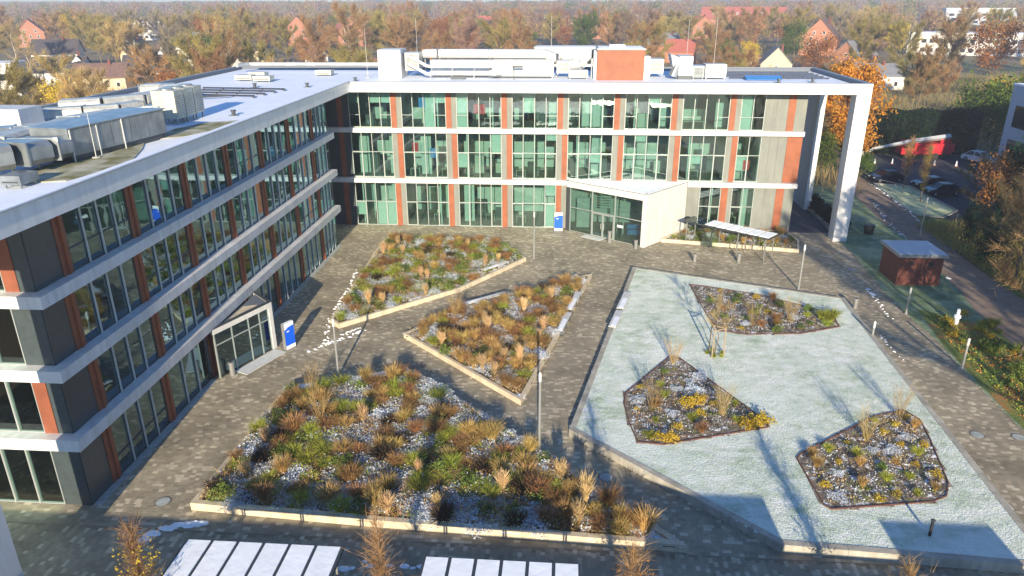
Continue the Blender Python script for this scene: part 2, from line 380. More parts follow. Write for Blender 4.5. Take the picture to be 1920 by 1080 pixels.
# ------------------------------------------------------------------ plan of the courtyard (metres)
BED_A = ccw([(4.5, -25.4), (5.4, -26.3), (13.57, -18.23), (18.6, -10.3), (15.5, -5.0), (4.4, -4.1), (3.8, -6.3)])
BED_B = ccw([(10.6, -27.5), (19.76, -36.5), (24.7, -14.1), (14.3, -22.1)])
BED_C = ccw([(4.4, -47.3), (4.9, -36.4), (12.5, -33.1), (15.9, -36.4), (27.95, -48.6), (13.5, -47.9)])
LAWN = ccw([(28.4, -12.4), (44.85, -18.7), (43.3, -50.2), (42.9, -49.6), (32.1, -48.3), (22.67, -39.6)])
LAWN = ccw([(28.4, -12.4), (44.85, -18.7), (43.45, -48.95), (32.1, -48.3), (22.67, -39.6)])
ISL1 = ccw([(32.8, -16.5), (34.0, -16.8), (38.4, -18.6), (42.9, -22.1), (42.5, -24.5), (39.3, -25.9), (35.4, -26.3), (33.5, -25.7), (33.15, -23)])
ISL2 = ccw([(25.9, -36.6), (26.1, -35.3), (29.4, -30.2), (30.1, -30.3), (34.0, -38.1), (33.9, -38.65), (27.8, -40.8), (26.4, -40.66), (26.05, -38.6)])
ISL3 = ccw([(34.6, -41.6), (34.95, -41.1), (40.3, -37.0), (42.3, -36.2), (42.8, -37.2), (42.5, -39.1), (41.6, -43.2), (41.0, -44.3), (40.1, -44.8), (35.1, -45.7), (34.8, -45.4)])
BACKBED = ccw([(31.9, -3.6), (44.9, -6.1), (45.7, -3.2), (45.4, .3), (34.9, .3)])
# ------------------------------------------------------------------ ground and paving
def sheet(name, pts, z, m, label=None, kind='structure', parent=None):
    me = bpy.data.meshes.new(name); me.from_pydata([(p[0], p[1], z) for p in pts], [], [tuple(range(len(pts)))]); me.materials.append(m)
    o = link(name, me, parent); tag(o, label, kind=kind); return o
sheet('ground', [(-3500, -900), (3500, -900), (3500, 5000), (-3500, 5000)], -.06, M['ground'], 'leaf strewn brown and green ground among the houses')
EAST = [(48.5, -60), (48.5, -37.4), (48.6, -31.8), (49.1, -25.6), (48.9, -20.8), (49.1, -15.1), (50.0, -6.0), (50.1, .6)]
PLAZA = [(-14, -60)] + EAST + [(-6, .6), (-6, -6), (-.62, -6), (-.62, -47.3), (-14, -47.3)]
plaza = sheet('plaza', ccw(PLAZA), -.0015, M['joint'], 'courtyard paved with small mixed tan and dark pavers')
PORCH = ccw([(22.25, 0.55), (22.25, -.1), (30.1, -5.6), (34.7, -.1), (34.7, .55)])
PORCH2 = ccw([(-.6, -34.6), (0, -34.5), (1.85, -29.75), (0, -27.8), (-.6, -27.8)])
def pavers():
    rs = np.random.RandomState(3)
    recs = []
    def zone(y0, y1, x0, x1, swap):
        d = .205
        nrow = int(((x1 - x0) if swap else (y1 - y0)) / d)
        for r in range(nrow):
            a = (x0 if swap else y0) + r * d
            s, e = (y0, y1) if swap else (x0, x1)
            n = int((e - s) / .24) + 2
            L = rs.choice([.22, .30, .30, .38], n); st = s + np.concatenate([[0], np.cumsum(L)[:-1]]) - rs.rand() * .3
            keep = (st > s) & (st + L < e); st = st[keep]; L = L[keep]
            k = np.full(len(st), a)
            if swap: recs.append(np.stack([k, st, k + d, st + L], 1))
            else: recs.append(np.stack([st, k, st + L, k + d], 1))
    zone(-48.7, .55, -6, 50.1, False)
    zone(-56.5, -48.7, -12, 49, True)
    A = np.concatenate(recs)
    cx = (A[:, 0] + A[:, 2]) / 2; cy = (A[:, 1] + A[:, 3]) / 2
    k = inpoly(cx, cy, PLAZA)
    for p in (BED_A, BED_B, BED_C, LAWN, PORCH, PORCH2, BACKBED): k &= ~inpoly(cx, cy, p)
    A = A[k]; cx = cx[k]; cy = cy[k]
    # two-tone laying: lone light stones, in a looser mix near the left wing and on the shaded strip
    t = rs.rand(len(A))
    dist = (cx - 6) ** 2 / 60 + (cy + 46.5) ** 2 / 4
    order = np.argsort((cx - 3.5) ** 2 * .6 + (cy + 47.6) ** 2)
    single = order[:290]; rest = order[290:]
    jz = rs.rand(len(A)) * .0008
    def build(idx, name):
        a = A[idx]; n = len(a); gp = .0025; z1 = jz[idx]; z0 = np.full(n, -.02); c = .001
        ns = (a[:, 2] - a[:, 0]) > (a[:, 3] - a[:, 1]); gy = np.where(ns, .0008, gp)
        xs0, ys0, xs1, ys1 = a[:, 0] + gp, a[:, 1] + gy, a[:, 2] - gp, a[:, 3] - gy
        V = np.zeros((n, 8, 3), np.float32)
        for q, (x, y) in enumerate(((xs0, ys0), (xs1, ys0), (xs1, ys1), (xs0, ys1))):
            V[:, q] = np.stack([x, y, z0], 1)
        for q, (x, y) in enumerate(((xs0 + c, ys0 + c), (xs1 - c, ys0 + c), (xs1 - c, ys1 - c), (xs0 + c, ys1 - c))):
            V[:, 4 + q] = np.stack([x, y, z1], 1)
        base = (np.arange(n) * 8)[:, None, None]
        fs = np.array([(4, 5, 6, 7), (0, 1, 5, 4), (1, 2, 6, 5), (2, 3, 7, 6), (3, 0, 4, 7)])[None]
        F = (base + fs).reshape(-1, 4)
        me = npmesh(name, V.reshape(-1, 3), F, M['paver'])
        at = me.attributes.new('tint', 'FLOAT', 'FACE'); at.data.foreach_set('value', np.repeat(t[idx], 5).astype(np.float32))
        return me
    o = link('paving_field', build(rest, 'paving_field'), plaza); o['kind'] = 'stuff'
    cache = {}
    for i in single:
        a = A[i]; w_, d_ = round(float(a[2] - a[0]), 3), round(float(a[3] - a[1]), 3); tt = round(float(t[i]) * 5) / 5
        key = (w_, d_, tt)
        if key not in cache:
            b = MB(); g_ = .0015; c = .001
            b.add([(-w_ / 2 + g_, -d_ / 2 + g_, -.02), (w_ / 2 - g_, -d_ / 2 + g_, -.02), (w_ / 2 - g_, d_ / 2 - g_, -.02), (-w_ / 2 + g_, d_ / 2 - g_, -.02),
                   (-w_ / 2 + g_ + c, -d_ / 2 + g_ + c, .0015), (w_ / 2 - g_ - c, -d_ / 2 + g_ + c, .0015), (w_ / 2 - g_ - c, d_ / 2 - g_ - c, .0015), (-w_ / 2 + g_ + c, d_ / 2 - g_ - c, .0015)],
                  [(4, 5, 6, 7), (0, 1, 5, 4), (1, 2, 6, 5), (2, 3, 7, 6), (3, 0, 4, 7)])
            me = b.mesh('paver', M['paver']); at = me.attributes.new('tint', 'FLOAT', 'FACE'); at.data.foreach_set('value', [tt] * 5)
            cache[key] = me
        p = bpy.data.objects.new('paver', cache[key]); C.objects.link(p); p.parent = plaza; p.location = (float(cx[i]), float(cy[i]), float(jz[i]))
pavers()
# gravel drip strip along the left wing
sheet('gravel_strip', [(-.6, -47.3), (-.15, -47.3), (-.15, -34.6), (-.6, -34.6)], .012, M['strip'], 'narrow pale gravel strip at the foot of the left wing')
sheet('gravel_strip', [(-.6, -27.7), (-.15, -27.7), (-.15, -6.5), (-.6, -6.5)], .012, M['strip'])
sheet('undercroft_floor', ccw([(45.8, .6), (50.1, .6), (51.0, 15.6), (45.8, 15.6)]), -.012, M['asphalt'], 'dark paved floor under the overhanging roof end')
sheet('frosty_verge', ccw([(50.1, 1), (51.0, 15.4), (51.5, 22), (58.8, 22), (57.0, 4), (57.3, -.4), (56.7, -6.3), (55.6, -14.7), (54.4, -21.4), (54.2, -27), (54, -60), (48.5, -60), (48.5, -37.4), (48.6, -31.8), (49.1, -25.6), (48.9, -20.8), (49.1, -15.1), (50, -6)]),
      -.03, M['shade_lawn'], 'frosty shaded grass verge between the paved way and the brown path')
sheet('leafy_lawn', ccw([(50.3, -19.5), (54.3, -22.5), (54.2, -27), (54, -60), (48.9, -60), (48.7, -37), (48.9, -31.8), (49.3, -25.6)]), -.022, M['green_lawn'], 'green lawn strewn with orange leaves beside the paved way')
sheet('leafy_lawn', ccw([(59.9, -13.5), (61.0, 2.6), (62.0, 8), (66, 5.5), (72, 9), (95, 5), (95, -70), (56, -70), (59, -27)]), -.034, M['green_lawn'], 'wooded ground east of the brown path')
sheet('brown_path', ccw([(58.8, 22), (57.0, 4), (57.3, -.4), (56.7, -6.3), (55.6, -14.7), (54.4, -21.4), (54.2, -27), (54, -60), (59, -60), (59.6, -27), (59.7, -13.2), (60.1, -6.1), (60.8, 2.6), (61.7, 10), (62.5, 21.7), (62.8, 28), (60, 28)]),
      -.018, M['path'], 'brown gravel path curving past the car park')
sheet('car_park', ccw([(62.9, 28), (62.6, 22), (62.2, 10), (62.5, 7.8), (65.7, 5.9), (71.5, 8.5), (76, 12), (77, 22), (80, 30), (92, 40), (92, 46), (84, 44), (64.5, 43.5), (64.5, 30)]), -.026, M['asphalt'], 'dark asphalt car park beyond the right hand columns')
sheet('car_park_island', ccw([(63.1, 23.2), (66.9, 22.0), (67.3, 10.4), (64.5, 7.6), (62.3, 8.4), (62.2, 10)]), .02, M['island_lawn'], 'small frosted grass island in the car park')
b = MB()
pts = [(63.0, 23.4), (67.1, 22.2), (67.5, 10.3), (64.6, 7.3), (62.1, 8.2), (62.0, 10), (63.0, 23.4)]
for p, q in zip(pts, pts[1:]):
    v = Vector((q[0] - p[0], q[1] - p[1])); L = v.length; u = v / L; b.obox(p, u, 0, L, -.07, .07, -.03, .10)
tag(b.obj('island_kerb', M['kerb']), 'pale kerb round the grass island', kind='structure')
b = MB()
for (p, q) in (((50.35, 1.0), (50.6, 12.9)), ):
    v = Vector((q[0] - p[0], q[1] - p[1])); b.obox(p, v.normalized(), 0, v.length, -.12, .12, -.05, .35)
tag(b.obj('low_wall', M['edging_g']), 'low concrete wall beside the covered way at the right end', 'wall')

def edged(name, poly, label, width, h, m_edge, m_soil, soil_z, seg=2.0, cat='planting bed', soilname='soil', bumpy=.1, holes=()):
    c = (sum(p[0] for p in poly) / len(poly), sum(p[1] for p in poly) / len(poly))
    t = thing(name, (c[0], c[1], 0), label, cat)
    inner = offset(poly, width); n = len(poly)
    for i in range(n):
        o0, o1, i0, i1 = Vector(poly[i]), Vector(poly[(i + 1) % n]), Vector(inner[i]), Vector(inner[(i + 1) % n])
        L = (o1 - o0).length; k = max(1, round(L / seg)); gp = .006 / L
        for q in range(k):
            a, e = q / k + gp, (q + 1) / k - gp
            P = [o0.lerp(o1, a), o0.lerp(o1, e), i0.lerp(i1, e), i0.lerp(i1, a)]
            b = MB(); hh = h + rnd.uniform(-.004, .004); b.prism([tuple(p) for p in P], -.02, hh)
            b.obj('edging_block' if m_edge is not M['steel_edge'] else 'edging_strip', m_edge, t)
    # soil: a subdivided, gently uneven sheet
    xs = [p[0] for p in inner]; ys = [p[1] for p in inner]
    st = .35; X, Y = np.meshgrid(np.arange(min(xs) - st, max(xs) + 2 * st, st), np.arange(min(ys) - st, max(ys) + 2 * st, st))
    rs = np.random.RandomState(len(poly) * 7 + int(abs(c[0])))
    Z = soil_z + bumpy * (rs.rand(*X.shape) - .5)
    nx, ny = X.shape[1], X.shape[0]
    idx = np.arange(nx * ny).reshape(ny, nx)
    F = np.stack([idx[:-1, :-1], idx[:-1, 1:], idx[1:, 1:], idx[1:, :-1]], -1).reshape(-1, 4)
    import bmesh
    me = npmesh(soilname, np.stack([X, Y, Z], -1).reshape(-1, 3), F, m_soil)
    bm = bmesh.new(); bm.from_mesh(me)
    # clip to the inner outline edge by edge (all outlines are near convex; concave ones are clipped per face centre)
    for i in range(n):
        p, q = Vector(inner[i]), Vector(inner[(i + 1) % n])
    kill = [f for f in bm.faces if not inpoly(np.array([f.calc_center_median().x]), np.array([f.calc_center_median().y]), offset(poly, max(.02, width * .35)))[0]]
    bmesh.ops.delete(bm, geom=kill, context='FACES'); bm.to_mesh(me); bm.free()
    o = link(soilname, me, t)
    return t
edged('planting_bed', BED_A, 'pale edged planting bed nearest the inner corner, full of green and brown plants', .22, .38, M['edging'], M['soil'], .30)
edged('planting_bed', BED_B, 'narrow four sided planting bed of golden grasses in the middle of the courtyard', .22, .38, M['edging'], M['soil'], .30)
edged('planting_bed', BED_C, 'largest planting bed, nearest the two snow covered shelters', .30, .42, M['edging'], M['soil'], .32)
edged('raised_lawn', LAWN, 'large frosted lawn with pale raised edging on the right of the courtyard', .34, .46, M['edging_g'], M['frost_lawn'], .43, cat='raised lawn', soilname='frosted_turf', bumpy=.012, seg=2.6)
edged('island_bed', ISL1, 'steel edged bed at the far end of the frosted lawn', .06, .50, M['steel_edge'], M['soil_bare'], .46, seg=1.5, bumpy=.05)
edged('island_bed', ISL2, 'steel edged pointed bed at the left side of the frosted lawn', .06, .50, M['steel_edge'], M['soil_bare'], .46, seg=1.5, bumpy=.05)
edged('island_bed', ISL3, 'steel edged six sided bed at the near end of the frosted lawn', .06, .50, M['steel_edge'], M['soil_bare'], .46, seg=1.5, bumpy=.05)
edged('wall_bed', BACKBED, 'planting bed along the back building behind the small glass shelter', .18, .34, M['edging'], M['soil_bare'], .26)

# ------------------------------------------------------------------ office building (one L-shaped block)
ob = thing('office_building', (0, 0, 0), 'L-shaped white banded glass office block with terracotta panels round the courtyard', 'office building')
LX0, LX1, LY0, LY1 = -18.2, .63, -55.1, 15.5
BX1, BY0 = 50.7, -2.23
ZE, ZT, ZD = 14.49, 15.5, 15.12
# roof slab and parapets
b = MB(); b.box(LX0 + .3, LX1 - .3, LY0 + .3, LY1 - .3, ZE + .01, ZD); b.box(LX1 - .3, BX1 - .3, BY0 + .3, LY1 - .3, ZE + .01, ZD)
b.obj('roof_deck', M['roof_snow'], ob)
def fascia(x0, x1, y0, y1, along, n):
    for i in range(n):
        a, e = i / n, (i + 1) / n
        bb = MB()
        if along == 'x': bb.box(x0 + (x1 - x0) * a + .004, x0 + (x1 - x0) * e - .004, y0, y1, ZE, ZT - .03)
        else: bb.box(x0, x1, y0 + (y1 - y0) * a + .004, y0 + (y1 - y0) * e - .004, ZE, ZT - .03)
        bb.obj('fascia_panel', M['fascia'], ob)
fascia(LX1 + .0, BX1, BY0, BY0 + .3, 'x', 9)
fascia(LX1 - .3, LX1, LY0, BY0 + .3, 'y', 9)
fascia(BX1 - .3, BX1, BY0 + .304, LY1, 'y', 3)
fascia(LX0, LX0 + .3, LY0, LY1, 'y', 12)
fascia(LX0 + .304, BX1 - .304, LY1 - .3, LY1, 'x', 12)
fascia(LX0 + .304, LX1 - .304, LY0, LY0 + .3, 'x', 3)
b = MB()   # inner upstand of dark felt
b.box(LX0 + .302, LX0 + .62, LY0 + .6, LY1 - .62, ZD + .001, ZT - .04); b.box(LX0 + .302, BX1 - .62, LY1 - .62, LY1 - .302, ZD + .001, ZT - .04)
b.box(BX1 - .62, BX1 - .302, BY0 + .62, LY1 - .302, ZD + .001, ZT - .04); b.box(LX1 - .302, BX1 - .302, BY0 + .302, BY0 + .45, ZD + .001, ZT - .04)
b.box(LX1 - .45, LX1 - .302, LY0 + .302, BY0 + .302, ZD + .001, ZT - .04)
b.obj('parapet_upstand', M['parapet'], ob)
def cop(x0, x1, y0, y1): b.box(x0, x1, y0, y1, ZT - .028, ZT)
b = MB(); cop(LX1 + .10, BX1 + .03, BY0 - .03, BY0 + .34); cop(BX1 - .34, BX1 + .03, BY0 + .342, LY1 + .03)
cop(LX0 - .03, LX0 + .34, LY0 - .03, LY1 + .03); cop(LX0 + .342, BX1 - .342, LY1 - .34, LY1 + .03)
cop(LX1 - .34, LX1 + .098, LY0 - .03, BY0 + .34)
b.obj('parapet_coping', M['coping'], ob)
b = MB(); b.box(LX1 - .36, LX1 - .02, LY0, BY0 - .1, ZT + .001, ZT + .035); b.obj('parapet_snow', M['roof_snow'], ob)
# drifted snow bank along the courtyard edge of the left roof, patches of sedum
b = MB(); b.prism(ccw([(-4.4, -44), (-1.2, -43.0), (-.6, -38.6), (-1.9, -35.2), (-2.8, -33.4), (-4.4, -37)]), ZD + .004, ZD + .05); b.obj('sedum_patch', M['sedum'], ob)
b = MB(); b.prism(ccw([(-3.1, -32.9), (-1.6, -31.0), (-.4, -27.6), (-.7, -24.5), (-2.7, -25.9), (-3.5, -28.5)]), ZD + .004, ZD + .05); b.obj('sedum_patch', M['sedum'], ob)
# portal columns
def column(x0, x1, y0, y1, z1=ZE - .002):
    bb = MB(); bb.box(x0, x1, y0, y1, -.02, z1); bb.obj('column', M['fascia'], ob)
column(49.35, 50.7, BY0, BY0 + 1.5); column(49.95, 50.68, 9.8, 14.9); column(-.75, .63, -55.1, -53.35)
# floor slabs
LZ = [(3.51, 4.12), (7.13, 7.70), (10.71, 11.28)]
BZ = [(4.85, 5.33), (10.14, 10.60)]
for z0, z1 in LZ:
    for q in range(7):
        a, e = -47.9 + 41.4 / 7 * q, -47.9 + 41.4 / 7 * (q + 1); MB().box(-.62, 0, a + (.006 if q else 0), e - .006, z0, z1).obj('floor_band', M['slab'], ob)
    for q in range(3): MB().box(-17.6 + 5.66 * q + .006, -17.6 + 5.66 * (q + 1) - .006, -47.9, -47.28, z0, z1).obj('floor_band', M['slab'], ob)
    b = MB(); b.box(-17.3, -.64, -47.2, -6.5, z0 + .05, z1 - .12); b.obj('floor_slab', M['ceil'], ob)
for z0, z1 in BZ:
    b = MB()
    if z0 < 6:
        for (a, e, y) in ((-6, 4.5, 0), (4.5, 10.3, 0), (10.3, 16, 0), (16, 22.2, 0), (22.204, 34.746, .2), (34.75, 40.3, 0), (40.3, 45.8, 0)): MB().box(a + .005, e - .005, y, .6, z0, z1).obj('floor_band', M['slab'], ob)
    else:
        for q in range(9): MB().box(-6 + 5.755 * q + .005, -6 + 5.755 * (q + 1) - .005, 0, .6, z0, z1).obj('floor_band', M['slab'], ob)
    b = MB(); b.box(-6, 45.6, .66, 15, z0 + .05, z1 - .12); b.obj('floor_slab', M['ceil'], ob)
def frame_box(b, axis, p, s0, s1, z0, z1, d0, d1):
    if axis == 'x': b.box(s0, s1, p + d0, p + d1, z0, z1)
    else: b.box(p - d1, p - d0, s0, s1, z0, z1)
def window(axis, p, s0, s1, z0, z1, lites, transom=None, rail=None, gm='glass', fin=0.0, fw_=.07, open_l=(), fm='frame'):
    """one glazed bay; axis x: facade at y=p looking -y; axis y: facade at x=p looking +x"""
    b = MB(); e = .09 if fm == 'frame' else .029
    f0 = -.04 if fm == 'frame' else 0
    frame_box(b, axis, p, s0, s1, z0, z0 + fw_, f0, e); frame_box(b, axis, p, s0, s1, z1 - fw_, z1, f0, e)
    frame_box(b, axis, p, s0, s0 + fw_, z0 + fw_, z1 - fw_, f0, e); frame_box(b, axis, p, s1 - fw_, s1, z0 + fw_, z1 - fw_, f0, e)
    step = (s1 - s0) / lites; zz = [z0 + fw_, z1 - fw_]
    if transom: zz = [z0 + fw_, transom, z1 - fw_]
    for k in range(1, lites):
        c = s0 + k * step; frame_box(b, axis, p, c - (.035 if fm == 'frame' else .025), c + (.035 if fm == 'frame' else .025), z0 + fw_, z1 - fw_, -.05 if fm == 'frame' else .0, e)
    if transom:
        for k in range(lites): frame_box(b, axis, p, s0 + k * step + .036, s0 + (k + 1) * step - .036, transom - .03, transom + .03, -.03, e)
    ed = .035
    if rail:
        for k in (0, lites - 1): frame_box(b, axis, p, s0 + k * step + .04, s0 + (k + 1) * step - .04, rail - .025, rail + .025, -.09, -.05)
    for k in open_l:
        a, c = s0 + k * step + .036, s0 + (k + 1) * step - .036; zt = (transom or z1) - .031; zb = z0 + fw_ + .001
        frame_box(b, axis, p, a, a + .05, zb, zt, -.055, .02); frame_box(b, axis, p, c - .05, c, zb, zt, -.055, .02)
        frame_box(b, axis, p, a + .051, c - .051, zt - .05, zt, -.055, .02); frame_box(b, axis, p, a + .051, c - .051, zb, zb + .05, -.055, .02)
    wo = b.obj('window', M[fm], ob)
    if fin:
        f_ = MB()
        for k in range(1, lites):
            c = s0 + k * step; frame_box(f_, axis, p, c - .013, c + .013, z0 + .02, z1 - .02, -.05 - fin, -.051 if fm == 'frame' else -.001)
        f_.obj('fin', M['fin'], wo)
    for k in range(lites):
        for za, zc in zip(zz, zz[1:]):
            q = MB(); a, c = s0 + k * step + .03, s0 + (k + 1) * step - .03
            if axis == 'x': q.box(a, c, p + .03, p + .045, za - .02, zc + .02)
            else: q.box(p - .045, p - .03, a, c, za - .02, zc + .02)
            q.obj('pane', M[gm], wo)
            if rb_.random() < (.16 if gm == 'glass' else .10):
                q = MB(); dr = rb_.choice([.35, .6, 1.0]); zb = zc - (zc - za) * dr
                if axis == 'x': q.box(a + .04, c - .04, p + .16, p + .18, zb, zc - .03)
                else: q.box(p - .18, p - .16, a + .04, c - .04, zb, zc - .03)
                q.obj('blind', M['inner_wall'], wo)
    return wo
rb_ = random.Random(31)
def panel(name, axis, p, s0, s1, z0, z1, m, proud=.06, joints=0):
    b = MB(); frame_box(b, axis, p, s0, s1, z0, z1, -proud, .1); return b.obj(name, M[m], ob)
GY = .6
# ---- back wing facade
def piers(z0, z1, flip, ks):
    for k in ks:
        a = 3.97 + 5.73 * k
        o_, g_ = ((a, a + .56), (a + .562, a + 1.07)) if not flip else ((a + .512, a + 1.07), (a, a + .51))
        panel('terracotta_panel', 'x', GY, *o_, z0, z1, 'orange', .10); panel('grey_panel', 'x', GY, *g_, z0, z1, 'grey_panel', .05)
z0, z1 = 10.60, 14.48
piers(z0, z1, False, range(7))
for k in range(7):
    window('x', GY, -.5 if k == 0 else 5.73 * k - .69, 3.96 + 5.73 * k, z0, z1, 4, rail=11.9)
window('x', GY, 39.43, 41.8, z0, z1, 2, rail=11.9)
for a, c in ((41.805, 42.9), (42.91, 44.0), (44.72, 45.8)): panel('grey_panel', 'x', GY, a, c, z0, z1, 'grey_panel', .05)
panel('terracotta_panel', 'x', GY, 44.004, 44.715, z0, z1, 'orange', .10)
z0, z1 = 5.33, 10.14
piers(z0, z1, True, range(7))
for k in range(7):
    window('x', GY, -.5 if k == 0 else 5.73 * k - .69, 3.96 + 5.73 * k, z0, z1, 4, transom=8.06, open_l=(0, 3))
window('x', GY, 39.43, 41.8, z0, z1, 2, transom=8.06, open_l=(0,))
for a, c in ((41.805, 42.6), (42.61, 43.45), (43.46, 44.3)): panel('grey_panel', 'x', GY, a, c, z0, z1, 'grey_panel', .05)
panel('terracotta_panel', 'x', GY, 44.304, 45.8, z0, z1, 'orange', .10)
z0, z1 = .02, 4.85
piers(z0, z1, False, range(3))
panel('terracotta_panel', 'x', GY, 21.16, 21.7, z0, z1, 'orange', .10); panel('grey_panel', 'x', GY, 21.702, 22.24, z0, z1, 'grey_panel', .05)
for k in range(4):
    window('x', GY, -.5 if k == 0 else 5.73 * k - .69, (3.96 + 5.73 * k) if k < 3 else 21.15, z0, z1, 4, transom=2.68, open_l=(0, 3))
panel('grey_panel', 'x', GY, 34.75, 36.1, z0, z1, 'grey_panel', .05)
window('x', GY, 36.11, 38.3, z0, z1, 2, transom=2.68, open_l=(1,))
panel('terracotta_panel', 'x', GY, 38.304, 38.98, z0, z1, 'orange', .10); panel('grey_panel', 'x', GY, 38.984, 39.4, z0, z1, 'grey_panel', .05)
window('x', GY, 39.41, 41.7, z0, z1, 2, transom=2.68, open_l=(0,))
for a, c in ((41.705, 42.8), (42.81, 43.88), (44.68, 45.55)): panel('grey_panel', 'x', GY, a, c, z0, z1, 'grey_panel', .05)
panel('terracotta_panel', 'x', GY, 43.884, 44.675, z0, z1, 'orange', .10)
# shaded inner corner, its terracotta in the darkened copy
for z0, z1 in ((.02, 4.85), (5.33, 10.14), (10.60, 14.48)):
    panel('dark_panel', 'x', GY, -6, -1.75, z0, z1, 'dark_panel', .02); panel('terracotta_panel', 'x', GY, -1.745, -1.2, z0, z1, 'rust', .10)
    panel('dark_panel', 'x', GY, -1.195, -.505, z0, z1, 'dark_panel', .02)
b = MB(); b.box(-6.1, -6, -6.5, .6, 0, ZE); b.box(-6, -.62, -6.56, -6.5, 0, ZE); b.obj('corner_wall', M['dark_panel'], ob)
b = MB(); b.box(45.55, 45.75, .72, 15.2, 0, ZE); b.box(-6, 45.5, 15.0, 15.2, 0, ZE); b.obj('rear_wall', M['grey_panel'], ob)
# ---- interiors of the back wing
ri = random.Random(11)
for z0, z1 in ((0, 4.9), (5.22, 10.18), (10.5, ZE)):
    b = MB(); b.box(-5.9, 45.5, 7.2, 7.3, z0, z1); b.obj('corridor_wall', M['inner_wall'], ob)
    b = MB(); b.box(-5.9, 45.5, .7, 7.1, z0 + .002, z0 + .03); b.obj('office_floor', M['inner_floor'], ob)
    for k in range(8):
        xs = [4.5 + 5.73 * k]
        if ri.random() < .55: xs.append(4.5 + 5.73 * k - ri.choice([1.45, 2.85, 4.2]))
        for x in xs:
            if z0 == 0 and 22 < x < 35: continue
            b = MB(); b.box(x - .06, x + .06, .80, 7.15, z0 + .04, z1 - .1); b.obj('partition', M['inner_wall'], ob)
        x0 = 5.73 * k - .6
        if z0 == 0 and 21 < x0 < 34: continue
        for q in range(4):
            xx = x0 + .2 + q * 1.14; t = ri.random()
            if t < .30:
                b = MB(); d = ri.uniform(2.2, 5.5); b.box(xx, xx + 1.0, d, d + .4, z0 + .04, z0 + ri.uniform(1.1, 2.3)); b.obj('cabinet', M[ri.choice(['inner_dark', 'inner_dark', 'desk'])], ob)
            elif t < .52:
                b = MB(); d = ri.uniform(1.6, 3.4); b.box(xx, xx + 1.1, d, d + .75, z0 + .72, z0 + .76); b.box(xx + .05, xx + .1, d + .05, d + .7, z0 + .03, z0 + .72); b.box(xx + 1.0, xx + 1.05, d + .05, d + .7, z0 + .03, z0 + .72)
                b.box(xx + .3, xx + .8, d + .5, d + .54, z0 + .85, z0 + 1.2); b.obj('desk', M['desk'], ob)
            elif t < .72:
                b = MB(); b.box(xx, xx + .95, 7.12, 7.19, z0 + .03, z0 + 2.1 + ri.random()); b.obj('inner_door', M['inner_dark'], ob)
            elif t < .86:
                b = MB(); d = ri.uniform(2.5, 4.6); b.box(xx, xx + 1.12, d, d + .08, z0 + .04, z1 - .1); b.obj('partition', M['inner_wall'], ob)
        b = MB(); b.box(x0 + 2.2, x0 + 2.28, 1.4, 7.1, z1 - .42, z1 - .36); b.box(x0 + .8, x0 + .88, 1.4, 7.1, z1 - .42, z1 - .36); b.obj('ceiling_light_strip', M['inner_wall'], ob)
for (x, z, c) in ((12.9, 12.6, 'red_poster'), (13.45, 12.55, 'red_poster'), (6.3, 8.6, 'red_poster'), (8.2, 8.0, 'blue_poster'), (7.2, 13.2, 'blue_poster'), (40.6, 7.1, 'red_poster')):
    b = MB(); b.box(x - .35, x + .3, .72, .75, z - .55, z + .45); b.obj('window_poster', M[c], ob)

